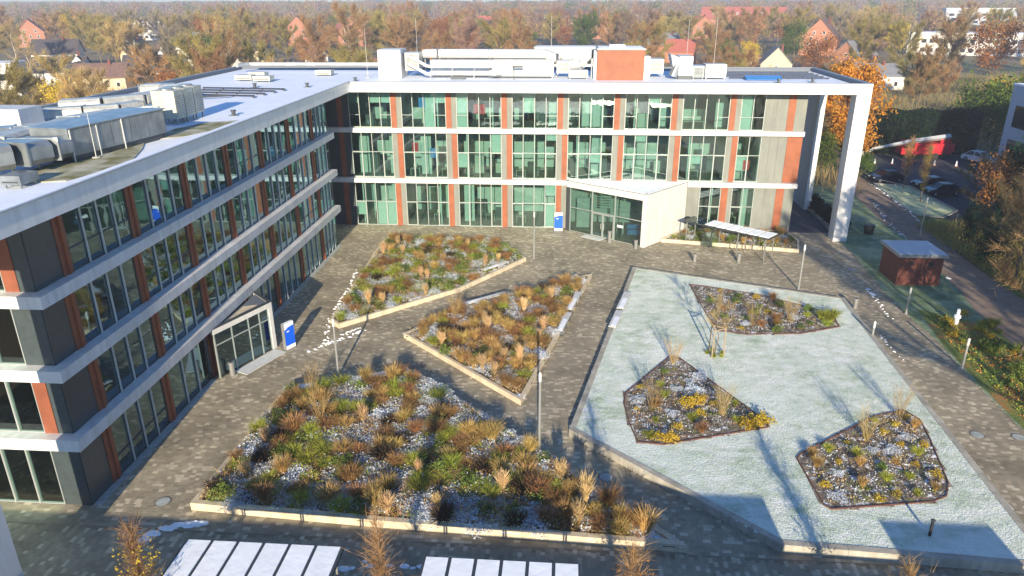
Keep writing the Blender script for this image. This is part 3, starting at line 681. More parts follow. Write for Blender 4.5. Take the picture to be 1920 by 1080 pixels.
# ---- left wing facade (faces the courtyard, in its own shade)
LV = [(.02, 3.51), (4.12, 7.13), (7.70, 10.71), (11.28, 14.48)]
for li, (z0, z1) in enumerate(LV):
    off = (0, .2, -.25, .1)[li]
    ys = [-45.55 + 5.7 * k + off for k in range(8)]
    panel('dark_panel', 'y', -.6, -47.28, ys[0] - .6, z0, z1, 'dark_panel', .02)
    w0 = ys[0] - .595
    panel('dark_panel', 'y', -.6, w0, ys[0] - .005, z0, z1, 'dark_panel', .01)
    for k, y in enumerate(ys):
        if y + .8 > -6.6: break
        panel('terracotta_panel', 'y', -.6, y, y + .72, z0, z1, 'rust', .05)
        b = MB(); b.box(-.549, -.46, y + .34, y + .40, z0 + .01, z1 - .01); b.obj('terracotta_fin', M['orange'], ob)  # brighter terracotta copy gives the fin its sunlit edge by colour
        y1 = min(ys[k + 1] if k + 1 < len(ys) else 0, -6.55)
        n = 4 if y1 - y > 4 else max(1, int((y1 - y) / 1.3))
        if li == 0 and y < -29 and y1 > -34.5:      # the small porch takes this bay
            window('y', -.6, y + .725, max(-34.6, y + .9), z0, z1, 3, fin=.045, gm='glass_l', fm='frame_dark') if y + .9 < -34.6 else None
            if y1 > -27.8: window('y', -.6, -27.75, y1 - .005, z0, z1, 2, gm='glass_l', fin=.045, fm='frame_dark')
            continue
        window('y', -.6, y + .725, y1 - .005, z0, z1, n, gm='glass_l', fin=.045, fm='frame_dark', transom=(z0 + 1.1 if (k + li) % 3 == 0 else None))
    # south end face
    xs = -.62
    if li in (1, 3):
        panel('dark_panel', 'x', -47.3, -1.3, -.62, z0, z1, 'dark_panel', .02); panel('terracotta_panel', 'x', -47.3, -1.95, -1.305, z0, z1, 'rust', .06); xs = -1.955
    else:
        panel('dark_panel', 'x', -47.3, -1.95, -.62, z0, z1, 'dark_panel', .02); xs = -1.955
    for q in range(4):
        window('x', -47.3, xs - 3.8 * (q + 1) + .02, xs - 3.8 * q, z0, z1, 3, gm='glass', fin=.05, fw_=.05)
    # rooms
    zt = z1 + .1
    b = MB(); b.box(-7.1, -7.0, -47, -6.6, z0, zt); b.obj('corridor_wall', M['inner_wall'], ob)
    b = MB(); b.box(-17, -.7, -47.1, -6.6, z0 - .01, z0 + .02); b.obj('office_floor', M['inner_floor'], ob)
    for k in range(8):
        y = ys[0] + 5.7 * k + .35
        if y < -7:
            b = MB(); b.box(-6.98, -.75, y - .05, y + .05, z0 + .025, zt - .1); b.obj('partition', M['inner_wall'], ob)
        for q in range(2):
            yy = y + .8 + ri.random() * 3.2
            if yy > -8.5: continue
            b = MB()
            if ri.random() < .5: d = ri.uniform(-4, -1.6); b.box(d - .7, d, yy, yy + 1.4, z0 + .7, z0 + .76); b.box(d - .4, d - .36, yy + .3, yy + .8, z0 + .8, z0 + 1.2); b.box(d - .65, d - .6, yy + .1, yy + 1.3, z0 + .03, z0 + .7); b.obj('desk', M['desk'], ob)
            else: b.box(-6.9, -6.5, yy, yy + 1.0, z0 + .03, z0 + ri.uniform(1, 2.4)); b.obj('cabinet', M['inner_dark'], ob)
    b = MB(); b.box(-17.2, -1.0, -42.2, -42.1, z0 + .03, zt - .1); b.obj('partition', M['inner_wall'], ob)
b = MB(); b.box(-17.5, -17.35, -47.2, 15, 0, ZE); b.obj('rear_wall', M['grey_panel'], ob)
# ---- main entrance porch
A_, B_, D_ = Vector((22.25, -.02)), Vector((30.05, -5.58)), Vector((34.7, -.02))
u = (B_ - A_).normalized(); L = (B_ - A_).length; n_ = Vector((-u.y, u.x))
b = MB(); inner = offset(ccw([tuple(A_), tuple(B_), tuple(D_)]), .36)
b.prism(inner, 4.80, 5.08); b.obj('porch_roof', M['roof_snow'], ob)
b = MB(); b.obox(A_, u, 0, L, 0, .3, 4.72, 5.36); b.obj('porch_fascia', M['white_paint'], ob)
b = MB(); b.obox(A_, u, L - .45, L, -.01, .3, -.02, 4.718); b.obj('porch_pier', M['white_paint'], ob)
b = MB(); b.obox(A_, u, .02, .42, .02, .3, -.02, 4.715); b.obj('porch_pier', M['dark_metal'], ob)
v = (D_ - B_).normalized(); L2 = (D_ - B_).length
b = MB(); b.obox(B_, v, .31, L2, 0, .3, -.02, 5.355); b.obj('porch_wall', M['white_paint'], ob)
b = MB(); b.obox(B_, v, 0, .308, .0, .3, -.02, 5.352); b.obj('porch_corner', M['white_paint'], ob)
b = MB(); b.obox(A_, u, -.03, L + .03, -.03, .36, 5.362, 5.40); b.obox(B_, v, -.02, L2, -.034, .36, 5.362, 5.396); b.obj('porch_coping', M['dark_metal'], ob)
b = MB(); b.obox(A_, u, .2, L - .1, .06, .30, 5.401, 5.43); b.obox(B_, v, .1, L2, .03, .30, 5.402, 5.43); b.obj('porch_coping_snow', M['snow'], ob)
b = MB(); b.obox(A_, u, .7, L - 2.2, .5, 1.5, 5.09, 5.2); b.obj('porch_roof_snow', M['snow'], ob)
b = MB(); bays = [.43, 3.2, 5.95, L - .47]
for s in (bays[0], bays[1], bays[2], bays[3]): b.obox(A_, u, s - .05, s + .05, .12, .24, .0, 4.71)
for s0, s1 in zip(bays, bays[1:]): b.obox(A_, u, s0 + .051, s1 - .051, .13, .23, 2.55, 2.63); b.obox(A_, u, s0 + .051, s1 - .051, .13, .23, .0, .06)
pf = b.obj('porch_glazing', M['frame'], ob)
for i, (s0, s1) in enumerate(zip(bays, bays[1:])):
    for z0, z1 in ((.06, 2.56), (2.62, 4.7)):
        if i == 1 and z0 < 1: continue
        b = MB(); b.obox(A_, u, s0 + .04, s1 - .04, .17, .185, z0, z1); b.obj('pane', M['glass'], pf)
for k in range(2):
    s0 = bays[1] + .08 + k * 1.31; b = MB()
    b.obox(A_, u, s0, s0 + .09, .09, .15, .02, 2.52); b.obox(A_, u, s0 + 1.20, s0 + 1.29, .09, .15, .02, 2.52)
    b.obox(A_, u, s0 + .091, s0 + 1.199, .09, .15, 2.42, 2.52); b.obox(A_, u, s0 + .091, s0 + 1.199, .09, .15, .02, .14)
    d = b.obj('entrance_door', M['frame'], ob)
    b = MB(); b.obox(A_, u, s0 + .08, s0 + 1.21, .115, .125, .1, 2.45); b.obj('pane', M['glass'], d)
    b = MB(); sh = s0 + (1.1 if k == 0 else .15); b.obox(A_, u, sh, sh + .03, .03, .06, .9, 1.5); b.obj('handle', M['fin'], d)
b = MB(); b.obox(A_, u, 6.3, 7.0, .1, .11, 1.5, 1.75); b.obj('door_sign', M['white_sign'], ob)
b = MB(); b.prism(ccw([(23.2, .5), (29.9, -4.3), (33.6, .5)]), .0, .03); b.obj('lobby_floor', M['inner_floor'], ob)
b = MB(); b.box(22.3, 34.7, 3.2, 3.3, 0, 4.9); b.obj('lobby_wall', M['inner_wall'], ob)
b = MB(); b.box(23.4, 25.2, .9, 1.0, .05, 3.3); b.obj('lobby_partition', M['inner_wall'], ob)
b = MB()
for k in range(7): b.box(25.8, 27.0, -.42, -.38, 2.6 + k * .28, 2.78 + k * .28)
b.obj('lobby_blind', M['inner_wall'], ob)
b = MB(); b.box(27.2, 27.3, -.6, -.5, 0, 4.7); b.box(28.2, 28.32, -1.2, -1.1, 0, 4.7); b.box(27.6, 27.66, -.8, -.75, 0, 4.7); b.obj('lobby_post', M['inner_wall'], ob)
b = MB(); b.box(28.6, 30.4, -2.6, -2.0, .4, .9); b.box(28.6, 30.4, -2.0, -1.85, .4, 1.3); b.obj('lobby_seat', M['blue_poster'], ob)
mat_ = MB(); mat_.obox(A_, u, 2.6, 5.0, -1.0, -.05, .0, .03); tag(mat_.obj('door_mat', M['bench'], ob))
# ---- small side porch on the left wing
a2, b2, c2 = Vector((0.0, -34.5)), Vector((1.95, -29.7)), Vector((0.0, -27.8))
u = (b2 - a2).normalized(); L = (b2 - a2).length; v = (c2 - b2).normalized(); L2 = (c2 - b2).length
b = MB(); b.prism(offset(ccw([tuple(a2), tuple(b2), tuple(c2)]), .2), 3.2, 3.46); b.obj('porch_roof', M['parapet'], ob)
b = MB(); b.prism([(.25, -32.6), (1.15, -30.2), (.3, -30.5)], 3.465, 3.49); b.obj('porch_roof_gravel', M['edging'], ob)
b = MB(); b.obox(a2, u, 0, L, 0, .2, 3.16, 3.52); b.obj('porch_fascia', M['white_paint'], ob)
b = MB(); b.obox(a2, u, -.02, L + .02, -.02, .24, 3.522, 3.56); b.obox(b2, v, .0, L2, -.024, .24, 3.522, 3.556); b.obj('porch_coping', M['dark_metal'], ob)
b = MB(); b.obox(a2, u, L - .32, L, -.003, .2, 0, 3.158); b.obj('porch_pier', M['white_paint'], ob)
b = MB(); b.obox(b2, v, .21, L2, 0, .2, 0, 3.515); b.obox(b2, v, 0, .208, 0.002, .2, 0, 3.155); b.obj('porch_wall', M['white_paint'], ob)
b = MB(); bays = [.1, 1.55, 3.0, 4.0, L - .36]
for s in bays: b.obox(a2, u, s - .04, s + .04, .06, .16, 0, 3.15)
for s0, s1 in zip(bays, bays[1:]): b.obox(a2, u, s0 + .041, s1 - .041, .07, .15, 2.3, 2.38)
pf = b.obj('porch_glazing', M['frame'], ob)
for s0, s1 in zip(bays, bays[1:]):
    for z0, z1, mm in ((.02, 2.31, 'glass_l'), (2.37, 3.15, 'glass_l')):
        b = MB(); b.obox(a2, u, s0 + .03, s1 - .03, .10, .112, z0, z1); b.obj('pane', M[mm], pf)
b = MB(); b.box(-3, -.8, -28.4, -28.3, 0, 3.4); b.box(-4.2, -4.1, -35, -28, 0, 3.4); b.obj('lobby_wall', M['inner_wall'], ob)
b = MB(); b.obox(a2, u, 1.2, 4.9, -1.1, -.05, -.01, .03); b.obj('door_mat', M['bench'], ob)
# ------------------------------------------------------------------ roof plant
def box_unit(name, x0, x1, y0, y1, z0, z1, m, label, cat, group=None, panels=0, legs=True, axis='x'):
    t = thing(name, ((x0 + x1) / 2, (y0 + y1) / 2, z0), label, cat, group)
    b = MB(); b.box(x0, x1, y0, y1, z0 + (.18 if legs else 0), z1); b.obj('casing', M[m], t)
    if legs:
        b = MB()
        for x in (x0 + .1, x1 - .18):
            for y in (y0 + .1, y1 - .18): b.box(x, x + .08, y, y + .08, z0, z0 + .179)
        b.obj('foot_frame', M['galv'], t)
    if (x1 - x0) < 4 and legs:
        b = MB()
        for q in range(int((z1 - z0 - .4) / .13)): b.box(x0 + .15, x1 - .15, y0 - .03, y0 - .001, z0 + .28 + q * .13, z0 + .34 + q * .13)
        if b.v: b.obj('louvre', M['dark_metal'], t)['kind'] = 'stuff'
    if panels:
        for k in range(panels):
            a, e = x0 + (x1 - x0) * k / panels + .03, x0 + (x1 - x0) * (k + 1) / panels - .03
            b = MB(); b.box(a, e, y0 - .02, y0 - .001, z0 + .25, z1 - .06); b.obj('access_panel', M[m], t)
    return t
Z = ZD
wb = box_unit('ventilation_housing', -15.6, -12.4, -30.6, -28.4, Z, Z + 1.5, 'white_paint', 'large plain white box on the far side of the left roof', 'roof unit', legs=False)
# long silver air handler near the courtyard edge
t = thing('air_handling_unit', (-4, -36, Z), 'long silver air handling unit with flat snowy top on the left roof', 'air handler')
def rb(name, cx_, cy_, ang, L_, W_, z0, z1, m, parent, **k):
    b = MB(); u = (math.cos(ang), math.sin(ang)); b.obox((cx_, cy_), u, -L_ / 2, L_ / 2, -W_ / 2, W_ / 2, z0, z1); return b.obj(name, M[m], parent)
ang = R(82)
rb('casing', -4.0, -35.2, ang, 7.6, 2.3, Z + .35, Z + 1.75, 'galv', t); rb('foot_frame', -4.0, -35.2, ang, 7.4, 2.1, Z, Z + .34, 'dark_metal', t)
rb('top_sheet', -4.0, -35.2, ang, 7.8, 2.5, Z + 1.751, Z + 1.80, 'galv', t)
for k in range(5):
    b = MB(); u = Vector((math.cos(ang), math.sin(ang))); b.obox((-4.0, -35.2), u, -3.7 + 1.5 * k, -3.7 + 1.5 * k + 1.42, -1.185, -1.152, Z + .45, Z + 1.68); b.obj('access_panel', M['galv'], t)
b = MB()
for k in range(3): b.obox((-4.0, -35.2), u, -3.75 + 1.9 * k, -3.70 + 1.9 * k, -1.24, -1.19, Z - .0, Z + 1.8)
b.obj('strap', M['fin'], t)
# bulging transition ducts
def duct(name, pts, w_, h_, m, label, group=None, cat='duct', z=None):
    """rectangular duct following pts (x, y, zbase) with real thickness"""
    t = thing(name, (pts[0][0], pts[0][1], Z), label, cat, group)
    for i, (p, q) in enumerate(zip(pts, pts[1:])):
        a, e = Vector(p), Vector(q); d = (e - a); dh = Vector((d.x, d.y)).normalized(); n = Vector((-dh.y, dh.x, 0)) * w_ / 2
        b = MB(); cc = min(w_, h_) * .24; ring = []
        for (sx, sz) in ((-w_ / 2 + cc, 0), (w_ / 2 - cc, 0), (w_ / 2, cc), (w_ / 2, h_ - cc), (w_ / 2 - cc, h_), (-w_ / 2 + cc, h_), (-w_ / 2, h_ - cc), (-w_ / 2, cc)): ring.append((sx, sz))
        nn = Vector((-dh.y, dh.x, 0)); b.add([a + nn * x_ + Vector((0, 0, z_)) for x_, z_ in ring] + [e + nn * x_ + Vector((0, 0, z_)) for x_, z_ in ring], [tuple(range(7, -1, -1)), tuple(range(8, 16))] + [(q, (q + 1) % 8, 8 + (q + 1) % 8, 8 + q) for q in range(8)])
        b.obj('duct_section', M[m], t)
        b = MB(); k = n * 1.04; z2 = Vector((0, 0, h_ * 1.03)); dd = Vector((dh.x, dh.y, 0)) * .05
        b.add([e - k - dd, e + k - dd, e + k + z2 - dd, e - k + z2 - dd, e - k + dd, e + k + dd, e + k + z2 + dd, e - k + z2 + dd], [(0, 3, 2, 1), (4, 5, 6, 7), (0, 1, 5, 4), (1, 2, 6, 5), (2, 3, 7, 6), (3, 0, 4, 7)])
        b.obj('flange', M['galv'], t)
    for p in pts:
        if p[2] > Z + .15: MB().box(p[0] - .05, p[0] + .05, p[1] - .05, p[1] + .05, Z, p[2]).obj('support', M['galv'], t)
    return t
G_ = 'silver ducts on the left roof'
duct('curved_duct', [(-4.4, -39.2, Z + .35), (-4.2, -40.6, Z + .45), (-4.5, -42.0, Z + .5), (-5.6, -43.2, Z + .4), (-7.2, -43.6, Z + .3)], 2.3, 1.1, 'galv', 'bright curved sheet metal duct bending off the near end of the long air handler', G_)
duct('curved_duct', [(-7.4, -41, Z + .3), (-8.2, -38.6, Z + .3), (-8.2, -35.6, Z + .4), (-7.2, -33.6, Z + .5)], 1.5, .9, 'galv_lt', 'pale duct running behind the long silver air handler', G_)
duct('curved_duct', [(-4.2, -31.4, Z + .5), (-4.7, -29.9, Z + .4), (-5.2, -28.8, Z + .25)], 1.9, 1.2, 'galv_lt', 'short pale tapering duct at the far end of the long air handler', G_)
duct('curved_duct', [(-8.6, -33.5, Z + .2), (-9.2, -30.5, Z + .3), (-8.2, -27.5, Z + .3), (-6.8, -26.2, Z + .3)], 1.4, .8, 'galv_lt', 'low pale duct in the middle of the left roof behind the air handler', G_)
# horseshoe duct at the far side
arc = [(-15.2, -22.5, Z + .25), (-12.6, -21.6, Z + .3), (-10.7, -19.6, Z + .35), (-9.9, -17.2, Z + .45), (-10.4, -14.9, Z + .5), (-12.0, -13.4, Z + .45), (-14.0, -13.2, Z + .4)]
duct('horseshoe_duct', arc, 1.5, .85, 'galv_lt', 'pale horseshoe shaped duct near the far edge of the left roof', G_)
duct('curved_duct', [(-13.9, -26.2, Z + .2), (-11.6, -25.4, Z + .25), (-9.8, -24.2, Z + .25), (-9.0, -22.8, Z + .3)], 1.3, .8, 'galv_lt', 'pale elbow duct between the white box and the horseshoe duct', G_)
duct('curved_duct', [(-13.3, -37, Z + .2), (-11.6, -35.5, Z + .25), (-9.8, -34.6, Z + .25)], 1.5, .9, 'galv', 'dull silver duct left of the white box on the left roof', G_)
box_unit('roof_fan', -11.0, -9.6, -33.0, -31.6, Z, Z + .85, 'beige_unit', 'squat grey green fan box in front of the white box', 'roof unit')
box_unit('roof_fan', -7.6, -6.2, -24.6, -22.9, Z, Z + 1.0, 'galv', 'silver fan box left of the three condensers', 'roof unit')
box_unit('roof_fan', -6.9, -5.6, -29.9, -28.1, Z, Z + 1.25, 'galv', 'blue grey box at the foot of the condensers', 'roof unit')
box_unit('roof_fan', -3.2, -2.2, -44.6, -43.4, Z, Z + .6, 'galv', 'small grey box at the near end of the sedum patch', 'roof unit')
for k in range(3):
    y = -26.2 + 1.35 * k
    t = thing('condenser_unit', (-4.9, y, Z), ['nearest of the three tall beige condensers on the left roof', 'middle one of the three tall beige condensers', 'farthest of the three tall beige condensers, beside the bare snow'][k], 'condenser', 'tall beige condensers on the left roof')
    b = MB(); b.box(-5.7, -4.1, y - .6, y + .62, Z + .4, Z + 2.25); b.obj('casing', M['beige_unit'], t)
    b = MB()
    for q in range(9): b.box(-4.09, -4.07, y - .5, y + .5, Z + .55 + q * .16, Z + .63 + q * .16)
    b.obj('grille', M['galv'], t)
    b = MB()
    for x in (-5.65, -4.25):
        for yy in (y - .5, y + .4): b.box(x, x + .08, yy, yy + .08, Z, Z + .399)
    b.obj('foot_frame', M['galv'], t)
    b = MB(); b.lathe((-4.9, y, Z + 2.25), [(.45, 0), (.45, .10), (.40, .12)], 16); b.obj('fan_ring', M['galv'], t)
t = thing('roof_chimney', (-8.6, -19.6, Z), 'small beige chimney flue behind the condensers', 'flue')
b = MB(); b.box(-8.9, -8.3, -19.9, -19.3, Z, Z + 1.4); b.obj('shaft', M['beige_unit'], t); b = MB(); b.box(-9.0, -8.2, -20, -19.2, Z + 1.401, Z + 1.5); b.obj('cap', M['galv'], t)
for i, (x, y, l) in enumerate(((-11.5, 1.6, 'larger grey vent box by the far corner of the roof'), (-9.2, .7, 'smaller grey vent box by the far corner of the roof'), (-4.9, 7.4, 'grey vent box with a short pipe beside the white housing'), (-11.4, 4.8, 'dark round topped vent behind the two grey vent boxes'))):
    box_unit('vent_box', x - .9, x + .9, y - .6, y + .6, Z, Z + .62, 'beige_unit', l, 'roof vent', 'vent boxes on the roof')
# long dark cable trays lying on the snow
def tray(pts, label):
    t = MB()
    for p, q in zip(pts, pts[1:]):
        a, e = Vector(p), Vector(q); d = (e - a).normalized(); L_ = (e - a).length; t.obox(p, d, 0, L_, -.10, .10, Z + .08, Z + .17)
        for k in range(int(L_ / 2) + 1): t.obox(p, d, min(k * 2, L_ - .1), min(k * 2, L_ - .1) + .1, -.07, .07, Z, Z + .079)
    tag(t.obj('cable_tray', M['black']), label, 'cable tray', 'dark cable trays lying on the roof snow')
for k, l in enumerate(('farthest', 'second', 'third', 'nearest')):
    tray([(-12.6 + .5 * k, -5.6 - 1.75 * k), (-4.4 - .25 * k, -6.4 - 1.75 * k), (-4.1 - .25 * k, -7.2 - 1.75 * k)], l + ' of the four dark trays beyond the condensers')
for k in range(5):
    tray([(39.0, 5.6 + 1.75 * k), (49.2, 5.6 + 1.75 * k)], ('nearest', 'second nearest', 'middle', 'second farthest', 'farthest')[k] + ' of the five dark trays at the right end of the roof')
t = thing('solar_panel', (41.5, 4.6, Z), 'low tilted blue panel at the right end of the roof', 'solar panel')
b = MB(); b.add([(40.4, 3.9, Z + .12), (44.0, 3.9, Z + .12), (44.0, 4.9, Z + .45), (40.4, 4.9, Z + .45), (40.4, 3.9, Z + .08), (44.0, 3.9, Z + .08), (44.0, 4.9, Z + .41), (40.4, 4.9, Z + .41)], [(0, 1, 2, 3), (7, 6, 5, 4), (0, 4, 5, 1), (1, 5, 6, 2), (2, 6, 7, 3), (3, 7, 4, 0)]); b.obj('panel', M['blue_poster'], t)
b = MB(); b.box(40.5, 40.6, 4.7, 4.8, Z, Z + .37); b.box(43.8, 43.9, 4.7, 4.8, Z, Z + .37); b.obj('stand', M['galv'], t)
for (pts_, r_, l_) in ((([(-6.5, -43, Z + .5), (-6.6, -37, Z + .5), (-6.2, -31, Z + .4), (-5.9, -27.3, Z + .5)]), .09, 'thin dark pipe behind the long silver air handler'), (([(-12.2, -27.5, Z + .3), (-9.5, -26.5, Z + .3), (-8.0, -23.5, Z + .3), (-6.0, -23.2, Z + .3)]), .08, 'dark pipe run between the white box and the condensers'), (([(-13.5, -34.5, Z + .25), (-11.0, -33.8, Z + .25), (-9.0, -36.5, Z + .25), (-8.5, -41.5, Z + .25)]), .10, 'dark pipe in front of the dull silver duct'), (([(-9.5, -20.5, Z + .25), (-9.3, -14.0, Z + .25), (-7.0, -12.6, Z + .25)]), .08, 'dark pipe leading from the horseshoe duct to the trays')):
    tag(MB().path(pts_, r_, 8).obj('service_pipe', M['dark_metal']), l_, 'pipe')
tag(MB().path([(-15.8, 9.5, Z + .9), (-15.2, 11.5, Z + .9), (2, 11.8, Z + .9), (12, 12.0, Z + .9)], .22, 10).obj('roof_pipe', M['galv_lt']), 'long pale pipe along the back edge of the roof', 'pipe')
# units on the back wing
box_unit('stair_housing', 2.0, 4.45, 4.3, 7.4, Z, Z + 2.95, 'white_paint', 'tall plain white box at the left end of the back roof plant', 'roof unit', legs=False)
t = box_unit('air_handling_unit', 4.7, 6.2, 5.2, 7.2, Z + .6, Z + 2.6, 'galv_lt', 'white air handler joined to the tall white box', 'air handler', panels=1)
box_unit('air_handling_unit', 7.2, 14.0, 6.4, 9.0, Z, Z + 1.75, 'white_paint', 'long pale panelled air handler under the upper white duct', 'air handler', panels=4)
box_unit('air_handling_unit', 14.05, 20.6, 5.4, 8.4, Z, Z + 1.85, 'white_paint', 'bulky white panelled air handler in the centre of the back roof', 'air handler', panels=4)
duct('straight_duct', [(6.3, 8.4, Z + 1.9), (8.0, 8.0, Z + 1.95), (13.5, 7.8, Z + 1.95), (19.6, 7.6, Z + 1.95), (20.9, 7.4, Z + 1.5)], 1.5, .85, 'white_paint', 'long white duct carried above the air handlers on the back roof')
for k, (y, z) in enumerate(((4.9, Z + 1.25), (4.2, Z + .55))):
    t = thing('insulated_pipe', (8, y, Z), ['upper', 'lower'][k] + ' thick white pipe in front of the back roof air handlers', 'pipe', 'white pipes on the back roof')
    MB().path([(5.0, 5.1, z + .95), (5.4, y + .2, z + .9), (7.2, y, z), (13.6 + k * .9, y, z), (14.1 + k * .9, y + .9, z - .1)], .17, 10).obj('pipe', M['white_paint'], t)
    for x in (7.6, 9.8, 12.2): MB().box(x, x + .08, y - .04, y + .04, Z, z - .17).obj('support', M['galv'], t)
t = thing('roof_bridge', (16, 4.4, Z), 'dark low pipe rack and small bracket in front of the white air handler', 'pipe rack')
b = MB(); b.box(9.8, 11.4, 3.6, 3.75, Z + .1, Z + .35); b.box(13.8, 20.4, 4.2, 4.3, Z + .25, Z + .33); b.box(16.4, 16.5, 4.0, 4.1, Z, Z + 1.3); b.box(16.3, 17.4, 4.0, 4.12, Z + 1.2, Z + 1.42); b.obj('rack', M['dark_metal'], t)
box_unit('air_handling_unit', 20.9, 22.3, 6.0, 8.0, Z + .3, Z + 1.75, 'white_paint', 'white box at the right end of the long duct', 'air handler')
duct('rising_duct', [(22.2, 6.6, Z + .9), (23.4, 6.4, Z + 1.0), (24.6, 6.2, Z + 2.0)], 1.2, .85, 'white_paint', 'white duct slanting up to the terracotta block')
box_unit('roof_fan', 22.2, 24.2, 4.6, 5.8, Z, Z + .9, 'galv_lt', 'low grey box in front of the slanting duct', 'roof unit')
t = thing('lift_housing', (27.5, 5.6, Z), 'terracotta clad lift housing with flat snowy top on the back roof', 'roof housing')
b = MB(); b.box(25.1, 29.9, 3.7, 8.2, Z, Z + 3.0); b.obj('wall', M['orange'], t)
b = MB(); b.box(25.0, 30.0, 3.6, 8.3, Z + 3.001, Z + 3.14); b.obj('coping', M['coping'], t)
b = MB(); b.box(25.2, 29.8, 3.9, 8.0, Z + 3.141, Z + 3.17); b.box(26.4, 28.0, 5.6, 7.2, Z + 3.172, Z + 3.38); b.obj('rooflight', M['snow'], t)
MB().box(24.75, 25.08, 4.4, 7.6, Z, Z + 2.9).obj('side_duct', M['white_paint'], t); MB().box(29.93, 30.6, 4.6, 6.6, Z, Z + 2.3).obj('side_duct', M['white_paint'], t)
box_unit('air_handling_unit', 30.7, 32.2, 6.2, 8.6, Z + .3, Z + 1.9, 'white_paint', 'white box just right of the terracotta housing', 'air handler')
t = thing('chiller_unit', (33.5, 6, Z), 'rounded white chiller with hooded inlet right of the terracotta housing', 'chiller')
b = MB(); b.box(33.6, 35.0, 4.8, 7.6, Z + .4, Z + 2.3); b.obj('casing', M['white_paint'], t)
b = MB(); b.add([(32.7, 4.8, Z + 2.5), (32.7, 7.6, Z + 2.5), (33.6, 7.6, Z + 2.2), (33.6, 4.8, Z + 2.2), (33.0, 5.0, Z + 1.3), (33.0, 7.4, Z + 1.3), (33.59, 7.4, Z + 1.2), (33.59, 5.0, Z + 1.2)], [(0, 3, 2, 1), (4, 5, 6, 7), (0, 1, 5, 4), (1, 2, 6, 5), (2, 3, 7, 6), (3, 0, 4, 7)]); b.obj('hood', M['white_paint'], t)
b = MB(); b.tube((33.1, 5.2, Z + .3), (33.55, 5.2, Z + 1.6), .5, .35, 12); b.obj('inlet', M['galv'], t)
b = MB(); b.box(33.6, 35.0, 4.9, 5.0, Z, Z + .399); b.box(33.6, 35.0, 7.4, 7.5, Z, Z + .399); b.obj('foot_frame', M['dark_metal'], t)
box_unit('roof_fan', 35.1, 36.3, 5.2, 6.8, Z, Z + 1.35, 'galv', 'grey box between the chiller and the low white box', 'roof unit')
box_unit('air_handling_unit', 36.35, 38.5, 4.9, 6.8, Z, Z + 1.5, 'white_paint', 'low white box right of the chiller, beside the trays', 'air handler', panels=2)
for k, (x, y, h, l) in enumerate(((.55, 5.2, 5.0, 'lightning rod left of the tall white box on the back roof'), (5.4, 8.6, 6.0, 'lightning rod behind the left end of the upper duct'), (20.2, 9.6, 6.2, 'lightning rod behind the right end of the upper duct'), (34.9, 8.8, 5.8, 'lightning rod behind the white chiller'), (37.5, 6.9, 6.3, 'lightning rod behind the low white box right of the chiller'), (-3.0, -37.8, 2.4, 'short rod in front of the silver air handler'))):
    t = thing('lightning_rod', (x, y, Z), l, 'lightning rod', 'thin lightning rods on the roof')
    MB().tube((x, y, Z + .1), (x, y, Z + h), .022, .012, 6).obj('rod', M['fin'], t); MB().lathe((x, y, Z), [(.22, 0), (.22, .1), (.05, .101)], 12).obj('base', M['kerb'], t)

# ------------------------------------------------------------------ street furniture
def lamp(x, y, h, label):
    t = thing('lamp_post', (x, y, 0), label, 'lamp post', 'slim grey lamp posts in the courtyard')
    MB().tube((x, y, .0), (x, y, h), .085, .065, 12).obj('post', M['lamp_metal'], t)
    MB().lathe((x, y, h), [(.078, -.5), (.082, -.46), (.082, -.04), (.03, .03)], 14).obj('lamp_head', M['white_paint'], t)
    MB().lathe((x, y, 0), [(.17, 0), (.17, .05), (.10, .06)], 14).obj('foot', M['bollard'], t)
lamp(7.57, -33.56, 4.1, 'grey lamp post in front of the small side porch, near the largest bed')
lamp(21.06, -41.4, 4.95, 'grey lamp post nearest the camera, between the largest bed and the frosted lawn')
lamp(42.06, -15.97, 4.0, 'grey lamp post at the far right corner of the frosted lawn')
lamp(19.3, -9.5, 4.6, 'grey lamp post in front of the main entrance by the tip of the inner bed')
lamp(48.95, -20.6, 2.2, 'short grey lamp post on the verge near the brick shed')
lamp(48.8, -29.7, 2.2, 'short grey lamp post beside the leafy lawn on the right')
lamp(44.45, -25.7, 1.5, 'short post on the right edge of the frosted lawn')
lamp(58.7, -.3, 4.2, 'thin post beside the brown path near the car park island')
def totem(x, y, rz, label):
    t = thing('sign_totem', (0, 0, 0), label, 'sign', 'blue sign totems beside the entrances')
    MB().box(-.42, .42, -.12, .12, .30, 1.72).obj('board', M['blue_sign'], t)
    b = MB(); b.box(-.42, .42, -.121, .121, 1.722, 2.0); b.box(-.42, .42, -.121, .121, .02, .298); b.obj('white_band', M['white_sign'], t)
    b = MB()                                    # pale emblem: a swoosh over short strokes, as on the board
    b.add([(-.42, -.126, 1.70), (.42, -.126, 1.70), (.42, -.126, 1.715), (-.1, -.126, 1.66), (-.42, -.126, 1.52)], [(0, 4, 3, 2, 1)])
    b.box(-.26, .02, -.126, -.121, 1.36, 1.40); b.box(-.22, -.06, -.126, -.121, 1.30, 1.335); b.obj('emblem', M['white_sign'], t)
    MB().box(-.46, -.43, -.13, .13, 0, 2.02).obj('side_post', M['bollard'], t)
    t.location = (x, y, 0); t.rotation_euler = (0, 0, rz)
totem(21.5, -.35, 0, 'blue and white sign totem left of the main entrance')
totem(2.9, -29.7, R(62), 'blue and white sign totem beside the small side porch')
def bollard(x, y, label, h=1.0):
    t = thing('bollard', (x, y, 0), label, 'bollard', 'steel bollards and post bins')
    MB().lathe((x, y, 0), [(.17, 0), (.17, h - .12), (.20, h - .11), (.20, h), (.15, h + .02)], 16).obj('post', M['bollard'], t)
    MB().lathe((x, y, h), [(.12, .021), (.10, .035)], 12).obj('cap', M['dark_metal'], t)
